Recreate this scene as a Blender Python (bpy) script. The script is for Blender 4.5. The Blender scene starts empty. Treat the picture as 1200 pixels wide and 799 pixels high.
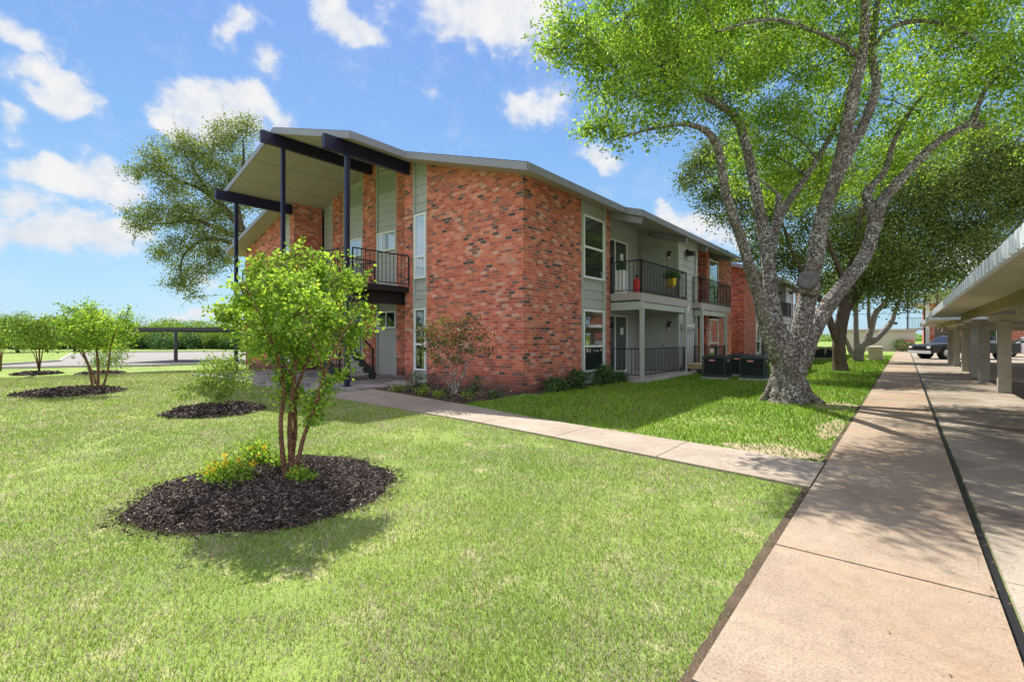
import bpy, math, random
import numpy as np
from mathutils import Vector
rng = np.random.default_rng(7); random.seed(7)
SC = bpy.context.scene; COL = SC.collection
R = math.radians
# ------------------------------------------------------------------ camera facts (metres; y+ runs along the sidewalk)
CH, F, TH = 1.36, 560.0, R(39.4)
CT, ST = math.cos(TH), math.sin(TH)
def smooth(t):
    t = np.clip(t, 0, 1); return t*t*(3-2*t)
def gz(x, y):                                   # the ground falls half a metre towards the road on the far left
    return -0.5*smooth((-np.asarray(x, float)-20)/12)
def ray(px): a = (px-600)/F; return (-ST+a*CT, CT+a*ST)
def P(px, py, t):
    d = ray(px); return (d[0]*t, d[1]*t, CH+(395-py)/F*t)
def G(px, py):                                  # ground point under a picture position
    z = 0.0
    for _ in range(30):
        t = (CH-z)*F/(py-395.0); d = ray(px); z = 0.5*z+0.5*float(gz(d[0]*t, d[1]*t))
    return (d[0]*t, d[1]*t, z)
# ------------------------------------------------------------------ objects
WL = {}
def meta(o, label=None, cat=None, group=None, kind=None):
    if label: o['label'] = label
    if cat: o['category'] = cat
    if group: o['group'] = group
    if kind: o['kind'] = kind
    return o
def empty(name, loc, label, cat, group=None, rz=0):
    o = bpy.data.objects.new(name, None); COL.objects.link(o); o.location = loc; o.rotation_euler = (0, 0, rz)
    o.empty_display_size = .2; WL[o.name] = Vector(loc); return meta(o, label, cat, group)
class MB:
    def __init__(s): s.v = []; s.f = []; s.n = 0; s.smooth = []
    def add(s, verts, faces, smooth=False):
        s.v.append(np.asarray(verts, np.float32).reshape(-1, 3))
        if isinstance(faces, np.ndarray): s.f.append(faces+s.n)
        else:
            by = {}
            for f in faces: by.setdefault(len(f), []).append(f)
            for k in by: s.f.append(np.array(by[k], np.int64)+s.n)
            s.smooth += [smooth]*(len(by)-1)
        s.smooth.append(smooth); s.n += len(s.v[-1]); return s
    def box(s, x0, x1, y0, y1, z0, z1):
        v = [(x, y, z) for z in (z0, z1) for y in (y0, y1) for x in (x0, x1)]
        return s.add(v, [(0, 2, 3, 1), (4, 5, 7, 6), (0, 1, 5, 4), (2, 6, 7, 3), (0, 4, 6, 2), (1, 3, 7, 5)])
    def hexa(s, lo, hi):                          # lo, hi: 4 points each, same winding (ccw from above)
        return s.add(list(lo)+list(hi), [(3, 2, 1, 0), (4, 5, 6, 7), (0, 1, 5, 4), (1, 2, 6, 5), (2, 3, 7, 6), (3, 0, 4, 7)])
    def bar(s, p, q, w, h, up=(0, 0, 1)):
        p, q = Vector(p), Vector(q); d = (q-p).normalized(); u = Vector(up)
        if abs(d.dot(u)) > .95: u = Vector((0, 1, 0))
        sd = d.cross(u).normalized()*w/2; u2 = sd.normalized().cross(d)*h/2
        a = [p-sd-u2, p+sd-u2, p+sd+u2, p-sd+u2]; b = [c+(q-p) for c in a]
        return s.add(a+b, [(3, 2, 1, 0), (4, 5, 6, 7), (0, 1, 5, 4), (1, 2, 6, 5), (2, 3, 7, 6), (3, 0, 4, 7)])
    def tube(s, pts, rad, n=8, rough=0.0, cap=True):
        pts = [Vector(p) for p in pts]; m = len(pts); V = []; F_ = []
        d = (pts[1]-pts[0]).normalized(); a = d.orthogonal().normalized()
        for i, p in enumerate(pts):
            d = (pts[min(i+1, m-1)]-pts[max(i-1, 0)]).normalized()
            a = (a-d*a.dot(d)).normalized(); b = d.cross(a)
            for k in range(n):
                an = 2*math.pi*k/n; r = rad[i]*(1+random.uniform(-rough, rough))
                V.append(p+(a*math.cos(an)+b*math.sin(an))*r)
        for i in range(m-1):
            for k in range(n):
                F_.append((i*n+k, i*n+(k+1) % n, (i+1)*n+(k+1) % n, (i+1)*n+k))
        if cap: F_.append(tuple(range(n-1, -1, -1))); F_.append(tuple(range((m-1)*n, m*n)))
        return s.add([tuple(v) for v in V], F_, True)
    def lathe(s, c, prof, n=16):
        V = [(c[0]+r*math.cos(2*math.pi*k/n), c[1]+r*math.sin(2*math.pi*k/n), c[2]+z) for r, z in prof for k in range(n)]
        F_ = [(i*n+k, i*n+(k+1) % n, (i+1)*n+(k+1) % n, (i+1)*n+k) for i in range(len(prof)-1) for k in range(n)]
        F_ += [tuple(range(n-1, -1, -1)), tuple(range((len(prof)-1)*n, len(prof)*n))]
        return s.add(V, F_, True)
    def prism(s, poly, axis, a, b):               # poly: 2-D outline; axis 'y': (x,z) outline swept from y=a to y=b
        n = len(poly)
        mk = {'y': lambda u, w, t: (u, t, w), 'x': lambda u, w, t: (t, u, w), 'z': lambda u, w, t: (u, w, t)}[axis]
        V = [mk(u, w, a) for u, w in poly]+[mk(u, w, b) for u, w in poly]
        return s.add(V, [tuple(range(n)), tuple(range(2*n-1, n-1, -1))]+[(i, i+n, (i+1) % n+n, (i+1) % n) for i in range(n)])
    def build(s, name, mat, parent=None, loc=None, local=False, label=None, cat=None, group=None, kind=None):
        V = np.concatenate(s.v).astype(np.float32)
        off = Vector((0, 0, 0))
        if not local:
            if parent is not None: off = WL[parent.name]
            elif loc is not None: off = Vector(loc)
            V = V-np.array(off, np.float32)
        me = bpy.data.meshes.new(name)
        tot = sum(f.shape[0] for f in s.f); lt = np.concatenate([np.full(f.shape[0], f.shape[1], np.int32) for f in s.f])
        ll = np.concatenate([f.ravel() for f in s.f]).astype(np.int32)
        me.vertices.add(len(V)); me.vertices.foreach_set('co', V.ravel())
        me.loops.add(len(ll)); me.loops.foreach_set('vertex_index', ll)
        me.polygons.add(tot); me.polygons.foreach_set('loop_start', np.concatenate([[0], np.cumsum(lt)[:-1]]).astype(np.int32))
        sm = np.concatenate([np.full(f.shape[0], q, bool) for f, q in zip(s.f, s.smooth)])
        me.polygons.foreach_set('use_smooth', sm)
        me.update(calc_edges=True)
        me.materials.append(mat)
        o = bpy.data.objects.new(name, me); COL.objects.link(o)
        if parent is not None: o.parent = parent; WL[o.name] = off if not local else Vector((0, 0, 0))
        elif loc is not None: o.location = loc; WL[o.name] = Vector(loc)
        else: WL[o.name] = Vector((0, 0, 0))
        return meta(o, label, cat, group, kind)
def copy_tree(o, parent=None):
    c = o.copy(); COL.objects.link(c); c.parent = parent
    for ch in list(o.children): copy_tree(ch, c)
    return c
# ------------------------------------------------------------------ materials
def mat(name, f, *a, **k):
    m = bpy.data.materials.new(name); m.use_nodes = True; t = m.node_tree; t.nodes.clear()
    out = t.nodes.new('ShaderNodeOutputMaterial'); sh = f(t, *a, **k); t.links.new(sh, out.inputs[0]); return m
def nd(t, typ, ins={}, **pr):
    n = t.nodes.new('ShaderNode'+typ)
    for k, v in pr.items(): setattr(n, k, v)
    for k, v in ins.items():
        if hasattr(v, 'is_linked'): t.links.new(v, n.inputs[k])
        else: n.inputs[k].default_value = (*v, 1) if isinstance(v, tuple) and len(v) == 3 and n.inputs[k].type == 'RGBA' else v
    return n
def coord(t, scale=(1, 1, 1)): return nd(t, 'Mapping', {'Vector': nd(t, 'TexCoord').outputs['Object'], 'Scale': scale}).outputs[0]
def noise(t, v, s, d=4, r=.55): return nd(t, 'TexNoise', {'Vector': v, 'Scale': float(s), 'Detail': float(d), 'Roughness': r}).outputs[0]
def ramp(t, fac, stops, interp='LINEAR'):
    n = nd(t, 'ValToRGB', {'Fac': fac}); n.color_ramp.interpolation = interp; e = n.color_ramp.elements
    while len(e) < len(stops): e.new(.5)
    for i, (p, c) in enumerate(stops): e[i].position = p; e[i].color = (*c, 1) if len(c) == 3 else c
    return n.outputs[0]
def mixc(t, fac, a, b, mode='MIX'):
    n = nd(t, 'MixRGB', {'Fac': fac, 'Color1': a, 'Color2': b}, blend_type=mode); return n.outputs[0]
def mth(t, op, a, b=0.0, c=None):
    ins = {0: a, 1: b}
    if c is not None: ins[2] = c
    return nd(t, 'Math', ins, operation=op).outputs[0]
def bump(t, h, st=.5, dist=.01, nrm=None):
    i = {'Height': h, 'Strength': st, 'Distance': dist}
    if nrm is not None: i['Normal'] = nrm
    return nd(t, 'Bump', i).outputs[0]
def pr(t, col, rough=.6, nrm=None, spec=.3, metal=0.0, coat=0.0):
    i = {'Base Color': col, 'Roughness': rough, 'Specular IOR Level': spec, 'Metallic': metal, 'Coat Weight': coat}
    if nrm is not None: i['Normal'] = nrm
    return nd(t, 'BsdfPrincipled', i).outputs[0]
def m_paint(t, c, rough=.55, var=.12, s=1.5, spec=.3, metal=0.0):
    v = coord(t); n = noise(t, v, s, 6); n2 = noise(t, v, 40, 3)
    c0 = tuple(x*(1-var) for x in c); c1 = tuple(min(1, x*(1+var)) for x in c)
    col = mixc(t, ramp(t, n, [(.3, (0, 0, 0)), (.7, (1, 1, 1))]), c0, c1)
    return pr(t, col, rough, bump(t, n2, .15, .004), spec, metal)
def m_brick(t, shift=(1, 1, 1)):
    tc = nd(t, 'TexCoord').outputs['Object']; sp = nd(t, 'SeparateXYZ', {0: tc})
    u = mth(t, 'ADD', sp.outputs[0], sp.outputs[1])
    v = nd(t, 'CombineXYZ', {0: u, 1: sp.outputs[2], 2: 0.0}).outputs[0]
    wob = noise(t, v, 3.0, 2); vv = nd(t, 'VectorMath', {0: v, 1: nd(t, 'CombineXYZ', {0: 0.0, 1: mth(t, 'MULTIPLY', mth(t, 'SUBTRACT', wob, .5), .012), 2: 0.0}).outputs[0]}, operation='ADD').outputs[0]
    b = nd(t, 'TexBrick', {'Vector': vv, 'Color1': (0, 0, 0), 'Color2': (1, 1, 1), 'Mortar': (.5, .5, .5), 'Scale': 1.0, 'Mortar Size': .0055, 'Mortar Smooth': .25, 'Bias': 0.0, 'Brick Width': .215, 'Row Height': .081}, offset=.5)
    pal = [(0, (.11, .08, .08)), (.035, (.30, .15, .11)), (.12, (.52, .15, .095)), (.28, (.66, .225, .125)), (.44, (.55, .15, .10)), (.56, (.66, .29, .20)), (.66, (.40, .11, .08)), (.74, (.60, .19, .11)), (.86, (.62, .38, .29)), (.905, (.50, .17, .11)), (.965, (.24, .14, .12))]
    pal = [(p, tuple(a*b_ for a, b_ in zip(c, shift))) for p, c in pal]
    base = ramp(t, b.outputs['Color'], pal, 'CONSTANT')
    n1 = noise(t, tc, 55, 5, .7); n2 = noise(t, tc, .7, 4)
    base = mixc(t, .8, base, ramp(t, n1, [(.3, (.38, .35, .35)), (.5, (1, 1, 1)), (.72, (1.3, 1.45, 1.5))]), 'MULTIPLY')
    base = mixc(t, .7, base, ramp(t, noise(t, v, 4.2, 3, .6), [(.3, (.62, .6, .62)), (.5, (1, 1, 1)), (.7, (1.22, 1.2, 1.2))]), 'MULTIPLY')
    base = mixc(t, .35, base, ramp(t, n2, [(.3, (.55, .5, .5)), (.7, (1.25, 1.2, 1.15))]), 'MULTIPLY')
    # damp dirt splashed on the lowest courses
    dirt = mth(t, 'MULTIPLY', ramp(t, mth(t, 'ADD', mth(t, 'MULTIPLY', sp.outputs[2], 1.0), mth(t, 'MULTIPLY', noise(t, tc, 2.2, 5), .9)), [(.5, (1, 1, 1)), (1.0, (0, 0, 0))]), .8)
    col = mixc(t, b.outputs['Fac'], base, mixc(t, n1, (.40, .32, .27), (.56, .46, .39)))
    col = mixc(t, dirt, col, (.075, .055, .045))
    h = mth(t, 'ADD', mth(t, 'MULTIPLY', b.outputs['Fac'], -1.0), mth(t, 'MULTIPLY', n1, .35))
    return pr(t, col, .85, bump(t, h, .8, .008), .2)
def m_glass(t, c=(.02, .028, .028), rough=.02):
    v = coord(t); n = noise(t, v, .9, 2)
    d = pr(t, c, rough, bump(t, n, .25, .02), .9, 0, .8); nt = t.nodes[-1]
    fr = nd(t, 'Fresnel', {'IOR': 1.9}).outputs[0]
    return nd(t, 'MixShader', {0: fr, 1: d, 2: nd(t, 'BsdfGlossy', {'Color': (.9, .95, 1), 'Roughness': rough}).outputs[0]}).outputs[0]
def m_conc(t, a, b, stain=(.3, .2, .14), s=1.0, st=.5):
    v = coord(t); n = noise(t, v, 1.1*s, 7, .6); f = noise(t, v, 75, 5, .9); g = noise(t, v, 9, 6, .7)
    col = mixc(t, ramp(t, n, [(.3, (0, 0, 0)), (.7, (1, 1, 1))]), a, b)
    col = mixc(t, .7, col, ramp(t, f, [(.34, (.35, .35, .35)), (.48, (1, 1, 1)), (.64, (1.5, 1.5, 1.5))]), 'MULTIPLY')
    col = mixc(t, mth(t, 'MULTIPLY', ramp(t, noise(t, v, .55, 6, .65), [(.48, (0, 0, 0)), (.68, (1, 1, 1))]), st), col, stain)
    col = mixc(t, .5, col, ramp(t, g, [(.3, (.72, .7, .68)), (.6, (1.1, 1.1, 1.1))]), 'MULTIPLY')
    return pr(t, col, .9, bump(t, mth(t, 'ADD', f, mth(t, 'MULTIPLY', g, .8)), .5, .006), .2)
def m_leaf(t, cols, trans=.45, gloss=.02):
    g = nd(t, 'NewGeometry').outputs['Random Per Island']
    v = coord(t); n = noise(t, v, 1.3, 3)
    c = ramp(t, g, [(i/(len(cols)-1), q) for i, q in enumerate(cols)])
    c = mixc(t, .6, c, ramp(t, n, [(.35, (.7, .75, .7)), (.65, (1.25, 1.2, 1.0))]), 'MULTIPLY')
    d = nd(t, 'BsdfDiffuse', {'Color': c}).outputs[0]
    tr = nd(t, 'BsdfTranslucent', {'Color': mixc(t, .6, c, (1.5, 1.4, .5), 'MULTIPLY')}).outputs[0]
    m = nd(t, 'MixShader', {0: trans, 1: d, 2: tr}).outputs[0]
    return nd(t, 'MixShader', {0: gloss, 1: m, 2: nd(t, 'BsdfGlossy', {'Color': (1, 1, 1), 'Roughness': .4}).outputs[0]}).outputs[0]
def m_bark(t, a, b, lich, amt, s=1.0):
    v = coord(t, (1, 1, .45)); w = coord(t)
    r = nd(t, 'TexVoronoi', {'Vector': v, 'Scale': 30.0*s}, feature='DISTANCE_TO_EDGE').outputs[0]
    n = noise(t, w, 8*s, 6, .7); k = noise(t, w, 18*s, 6, .75)
    c = mixc(t, ramp(t, n, [(.3, (0, 0, 0)), (.7, (1, 1, 1))]), a, b)
    c = mixc(t, ramp(t, r, [(.0, (.8, .8, .8)), (.08, (0, 0, 0))]), c, tuple(x*.5 for x in a))
    big = ramp(t, noise(t, w, 1.7*s, 4, .6), [(.38, (.25, .25, .25)), (.6, (1, 1, 1))])
    c = mixc(t, mth(t, 'MULTIPLY', mth(t, 'MULTIPLY', ramp(t, k, [(.51, (0, 0, 0)), (.56, (1, 1, 1))]), amt), big), c, lich)
    return pr(t, c, .9, bump(t, mth(t, 'ADD', ramp(t, r, [(0, (0, 0, 0)), (.15, (1, 1, 1))]), n), 1.0, .025), .15)
def m_ground(t):
    w = coord(t); n = noise(t, w, .8, 6, .6); g = noise(t, w, 45, 4, .8); p = noise(t, w, 3.1, 5, .7)
    c = mixc(t, ramp(t, n, [(.35, (0, 0, 0)), (.65, (1, 1, 1))]), (.17, .25, .06), (.24, .32, .08))
    c = mixc(t, ramp(t, p, [(.55, (0, 0, 0)), (.72, (1, 1, 1))]), c, (.46, .40, .24))
    c = mixc(t, .8, c, ramp(t, g, [(.3, (.4, .42, .4)), (.5, (1, 1, 1)), (.7, (1.4, 1.35, 1.2))]), 'MULTIPLY')
    return pr(t, c, .95, bump(t, g, .7, .02), .1)
def m_grass(t, cols, dry, dryp):
    g = nd(t, 'NewGeometry').outputs['Random Per Island']; w = coord(t)
    n = noise(t, w, 1.4, 5, .65); q = noise(t, w, .35, 4)
    c = ramp(t, g, [(i/(len(cols)-1), k) for i, k in enumerate(cols)])
    c = mixc(t, .6, c, ramp(t, q, [(.35, (.72, .86, .82)), (.5, (1, 1, 1)), (.65, (1.28, 1.16, 1.1))]), 'MULTIPLY')
    f = mth(t, 'GREATER_THAN', mth(t, 'ADD', mth(t, 'MULTIPLY', nd(t, 'TexWhiteNoise', {0: g}, noise_dimensions='1D').outputs[0] if False else g, .45), n), dryp)
    c = mixc(t, f, c, dry)
    d = nd(t, 'BsdfDiffuse', {'Color': c, 'Normal': nd(t, 'VectorMath', {0: nd(t, 'VectorMath', {0: nd(t, 'NewGeometry').outputs['Normal'], 1: (0, 0, 1.4)}, operation='ADD').outputs[0]}, operation='NORMALIZE').outputs[0]}).outputs[0]
    return nd(t, 'MixShader', {0: .3, 1: d, 2: nd(t, 'BsdfTranslucent', {'Color': c}).outputs[0]}).outputs[0]
def m_shingle(t):
    w = coord(t); n = noise(t, w, 30, 4, .7)
    sp = nd(t, 'SeparateXYZ', {0: w})
    v = nd(t, 'CombineXYZ', {0: sp.outputs[1], 1: sp.outputs[0], 2: 0.0}).outputs[0]
    b = nd(t, 'TexBrick', {'Vector': v, 'Color1': (.10, .095, .10), 'Color2': (.2, .19, .19), 'Mortar': (.04, .04, .04), 'Scale': 1.0, 'Mortar Size': .006, 'Brick Width': .3, 'Row Height': .14})
    return pr(t, mixc(t, .6, b.outputs['Color'], ramp(t, n, [(.3, (.6, .6, .6)), (.7, (1.3, 1.3, 1.3))]), 'MULTIPLY'), .95, bump(t, n, .5, .01), .1)
def m_patio(t):
    w = coord(t); n = noise(t, w, 1.3, 6)
    vor = nd(t, 'TexVoronoi', {'Vector': w, 'Scale': 1.9, 'Randomness': .9}); ed = nd(t, 'TexVoronoi', {'Vector': w, 'Scale': 1.9, 'Randomness': .9}, feature='DISTANCE_TO_EDGE').outputs[0]
    c = mixc(t, .55, mixc(t, n, (.22, .20, .19), (.36, .33, .31)), nd(t, 'SeparateXYZ', {0: vor.outputs['Color']}).outputs[0], 'SOFT_LIGHT')
    c = mixc(t, ramp(t, ed, [(.0, (1, 1, 1)), (.03, (0, 0, 0))]), c, (.12, .11, .1))
    return pr(t, c, .75, bump(t, noise(t, w, 25, 5), .4, .01), .3)
def m_mulch(t):
    g = nd(t, 'NewGeometry').outputs['Random Per Island']; w = coord(t)
    return pr(t, mixc(t, .5, ramp(t, g, [(0, (.02, .016, .015)), (.5, (.08, .06, .052)), (.82, (.19, .15, .13)), (1, (.42, .35, .30))]), ramp(t, noise(t, w, 20, 4), [(.3, (.6, .6, .6)), (.7, (1.3, 1.3, 1.3))]), 'MULTIPLY'), .9, None, .15)
def m_car(t, c): 
    v = coord(t); return pr(t, c, .3, None, .35, 0, .25)
M = {}
M['brick'] = mat('brick', m_brick, shift=(1.12, .98, 1.03)); M['brick_red'] = mat('brick_red', m_brick, shift=(.95, .75, .75))
M['siding'] = mat('siding', m_paint, (.42, .42, .41), .6, .05)
M['soffit'] = mat('soffit', m_paint, (.43, .375, .365), .7, .05)
M['fascia'] = mat('fascia', m_paint, (.27, .265, .32), .5, .06)
M['greybeam'] = mat('greybeam', m_paint, (.44, .46, .43), .6, .06)
M['navy'] = mat('navy', m_paint, (.012, .011, .045), .4, .1, spec=.5)
M['black'] = mat('black', m_paint, (.014, .014, .018), .45, .1, spec=.4)
M['white'] = mat('white', m_paint, (.78, .79, .80), .45, .03)
M['glass'] = mat('glass', m_glass); M['blind'] = mat('blind', m_glass, (.42, .48, .56), .05)
M['shingle'] = mat('shingle', m_shingle)
M['walk'] = mat('walk', m_conc, (.255, .19, .135), (.395, .325, .245), (.26, .15, .085), 1.0, .75)
M['path'] = mat('path', m_conc, (.29, .24, .19), (.38, .32, .26), (.22, .16, .12), 1.3, .4)
M['drive'] = mat('drive', m_conc, (.255, .215, .17), (.375, .325, .26), (.12, .082, .055), .7, .8)
M['road'] = mat('road', m_conc, (.20, .19, .175), (.27, .255, .235), (.17, .155, .14), .3, .3)
M['kerb'] = mat('kerb', m_conc, (.40, .38, .35), (.5, .48, .44), (.25, .2, .18), 1, .4)
M['postc'] = mat('postc', m_conc, (.36, .34, .30), (.5, .48, .43), (.25, .22, .18), 2, .4)
M['patio'] = mat('patio', m_patio)
M['ground'] = mat('ground', m_ground)
M['soil'] = mat('soil', m_conc, (.06, .042, .03), (.12, .085, .06), (.04, .03, .02), 3, .5)
M['drysoil'] = mat('drysoil', m_conc, (.30, .23, .15), (.42, .34, .23), (.2, .15, .1), 3, .4)
M['mulch'] = mat('mulch', m_mulch)
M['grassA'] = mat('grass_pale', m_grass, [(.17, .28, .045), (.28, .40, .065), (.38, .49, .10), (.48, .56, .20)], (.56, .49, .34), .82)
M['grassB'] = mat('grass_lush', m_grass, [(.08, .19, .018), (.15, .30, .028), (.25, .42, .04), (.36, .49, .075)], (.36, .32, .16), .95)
M['leaf_lime'] = mat('leaf_lime', m_leaf, [(.08, .19, .025), (.18, .33, .04), (.30, .46, .065), (.46, .60, .13)], .5)
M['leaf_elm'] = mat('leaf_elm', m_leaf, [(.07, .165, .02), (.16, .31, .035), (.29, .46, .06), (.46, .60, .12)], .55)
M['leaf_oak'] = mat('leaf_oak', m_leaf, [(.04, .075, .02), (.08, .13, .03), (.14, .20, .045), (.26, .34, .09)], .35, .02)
M['leaf_far'] = mat('leaf_far', m_leaf, [(.06, .12, .025), (.12, .22, .03), (.2, .32, .05), (.30, .42, .08)], .4)
M['leaf_willow'] = mat('leaf_willow', m_leaf, [(.08, .13, .04), (.15, .21, .06), (.24, .31, .09), (.36, .42, .14)], .35)
M['leaf_dark'] = mat('leaf_dark', m_leaf, [(.03, .08, .03), (.06, .14, .045), (.13, .24, .07)], .3, .03)
M['leaf_pale'] = mat('leaf_pale', m_leaf, [(.10, .19, .03), (.20, .33, .06), (.34, .46, .12)], .4)
M['leaf_red'] = mat('leaf_red', m_leaf, [(.10, .06, .03), (.09, .13, .03), (.16, .18, .05), (.22, .09, .06)], .3)
M['litter'] = mat('litter', m_leaf, [(.09, .05, .025), (.2, .12, .05), (.3, .22, .09)], .1)
M['petal'] = mat('petal', m_leaf, [(.9, .62, .02), (.95, .75, .04), (.9, .38, .02)], .3)
M['bark_elm'] = mat('bark_elm', m_bark, (.085, .07, .06), (.31, .26, .225), (.70, .69, .67), .95)
M['bark_oak'] = mat('bark_oak', m_bark, (.09, .065, .045), (.20, .15, .11), (.33, .30, .26), .3)
M['bark_pale'] = mat('bark_pale', m_bark, (.22, .19, .17), (.42, .38, .35), (.62, .6, .56), .6)
M['bark_myrtle'] = mat('bark_myrtle', m_bark, (.26, .12, .07), (.46, .24, .15), (.55, .38, .28), .5, 2.5)
M['cut'] = mat('cut', m_paint, (.13, .115, .12), .9, .3, 20)
M['acgrey'] = mat('acgrey', m_paint, (.045, .06, .065), .5, .1)
M['acdark'] = mat('acdark', m_paint, (.006, .007, .008), .7, .1)
M['redlabel'] = mat('redlabel', m_paint, (.62, .28, .25), .4, .05)
M['metal'] = mat('metal', m_paint, (.55, .57, .58), .4, .06, metal=.3)
M['wood'] = mat('wood', m_paint, (.42, .33, .20), .8, .2, 6)
M['yellow'] = mat('yellow', m_paint, (.75, .50, .03), .4, .05)
M['red'] = mat('red', m_paint, (.55, .03, .03), .4, .05)
M['deck'] = mat('deck', m_paint, (.60, .56, .46), .6, .06)
M['purlin'] = mat('purlin', m_paint, (.34, .29, .12), .6, .15)
M['roofedge'] = mat('roofedge', m_paint, (.66, .70, .74), .4, .1, 3, .5, .2)
M['beige'] = mat('beige', m_paint, (.50, .46, .38), .7, .05)
M['shbeige'] = mat('shbeige', m_paint, (.42, .38, .33), .9, .12, 8)
M['tyre'] = mat('tyre', m_paint, (.02, .02, .02), .8, .1)
M['carblack'] = mat('carblack', m_car, (.012, .014, .018)); M['carsilver'] = mat('carsilver', m_car, (.5, .53, .56)); M['carwhite'] = mat('carwhite', m_car, (.7, .7, .72))
M['lampglass'] = mat('lampglass', m_paint, (.7, .7, .65), .15, .02, spec=.6)
M['carglass'] = mat('carglass', m_paint, (.015, .018, .022), .08, .02, spec=.5)
M['darkroof'] = mat('darkroof', m_paint, (.06, .065, .075), .5, .1)
# ------------------------------------------------------------------ ground, walks, road
gx = np.array([-2500, -700, -300, -150, -100, -80]+list(range(-70, 31, 1))+[40, 60, 100, 200, 600, 2500], float)
gy = np.array([-2500, -600, -150, -60]+list(range(-30, 91, 3))+[120, 200, 400, 900, 2500], float)
X, Y = np.meshgrid(gx, gy); Z = gz(X, Y)-.02
n0, n1 = len(gy), len(gx); idx = np.arange(n0*n1).reshape(n0, n1)
fc = np.stack([idx[:-1, :-1], idx[:-1, 1:], idx[1:, 1:], idx[1:, :-1]], -1).reshape(-1, 4)
MB().add(np.stack([X, Y, Z], -1).reshape(-1, 3), fc, True).build('ground', M['ground'], kind='structure')
WX0, WX1 = -.654, .382
b = MB(); ys = [-4.5, -2.9, -1.3, .3, 1.9, 3.5, 5.1]
while ys[-1] < 60: ys.append(ys[-1]+1.62)
for a, c in zip(ys, ys[1:]):
    dz = random.uniform(-.004, .004)
    b.hexa([(WX0, a+.008, -.1), (WX1, a+.008, -.1), (WX1, c-.008, -.1), (WX0, c-.008, -.1)], [(WX0+.005, a+.011, .012+dz), (WX1-.005, a+.011, .012+dz), (WX1-.005, c-.011, .012+dz), (WX0+.005, c-.011, .012+dz)])
b.build('sidewalk', M['walk'], kind='structure')
b = MB(); b.box(WX1+.002, WX1+.045, -5, 60, -.1, -.014); b.build('pavement_joint', M['black'], kind='structure')
b = MB(); ysd = [-6, -1.1, 3.8, 8.7, 13.6, 18.5, 23.4, 28.3, 33.2, 38.1, 43, 48, 60]
for a, c in zip(ysd, ysd[1:]):
    for x0, x1 in ((.43, 6.6), (6.6, 13), (13, 30)):
        b.box(x0+.004, x1-.004, a+.004, c-.004, -.2, .0)
b.build('driveway', M['drive'], kind='structure')
# soil line along the sidewalk edge
b = MB(); rr = random.Random(3); V = []; F_ = []; k = 0; yy = -3.0
while yy < 34:
    V += [(WX0-.05-.012*math.sin(yy*2.3)*math.sin(yy*.7)-rr.random()*.012, yy, -.008), (WX0-.001, yy, -.008)]
    if k: F_.append((2*k-2, 2*k-1, 2*k+1, 2*k))
    k += 1; yy += .07
b.add(V, F_).build('soil_edge', M['soil'], kind='structure')
b = MB()
for cx, cy, rx_, ry_ in ((-1.22, 6.5, .55, .34), (-1.05, 11.4, .38, .8), (-.85, 8.6, .18, .9), (-6.2, 13.2, .22, .5)):
    V = [(cx, cy, -.012)]+[(cx+rx_*math.cos(a)*(1+.15*math.sin(5*a+cx)), cy+ry_*math.sin(a)*(1+.15*math.cos(4*a)), -.013) for a in np.linspace(0, 2*math.pi, 25)[:-1]]
    b.add(V, [(0, 1+i, 1+(i+1) % 24) for i in range(24)])
b.build('bare_soil', M['drysoil'], kind='structure')
# branching path to the entrance, with joints
lo = [(-.66, 5.06), (-3, 5.32), (-5.4, 5.58), (-8, 5.7), (-10.7, 5.82), (-14, 5.9), (-19.5, 5.95)]
up = [(-.66, 6.12), (-3.5, 6.33), (-4.9, 6.45), (-6.3, 6.75), (-8.9, 7.12), (-10.75, 7.32)]
def interp(L, x):
    xs = [p[0] for p in L][::-1]; yv = [p[1] for p in L][::-1]; return np.interp(x, xs, yv)
b = MB(); xs = [-.66]
while xs[-1] > -10.7: xs.append(max(xs[-1]-1.52, -10.75))
for a, c in zip(xs, xs[1:]):
    sub = np.linspace(a-.006, c+.006, 5)
    for p, q in zip(sub, sub[1:]):
        b.hexa([(q, interp(lo, q), -.1), (p, interp(lo, p), -.1), (p, interp(up, p), -.1), (q, interp(up, q), -.1)],
               [(q, interp(lo, q), .006), (p, interp(lo, p), .006), (p, interp(up, p), .006), (q, interp(up, q), .006)])
b.build('path', M['path'], kind='structure')
b = MB(); b.prism([(-19.8, 5.97), (-10.76, 5.83), (-10.76, 9.18), (-11.83, 9.18), (-11.83, 10.38), (-18.79, 10.38), (-18.79, 9.18), (-19.8, 9.18)], 'z', -.1, .03); b.build('patio', M['patio'], kind='structure')
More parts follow.
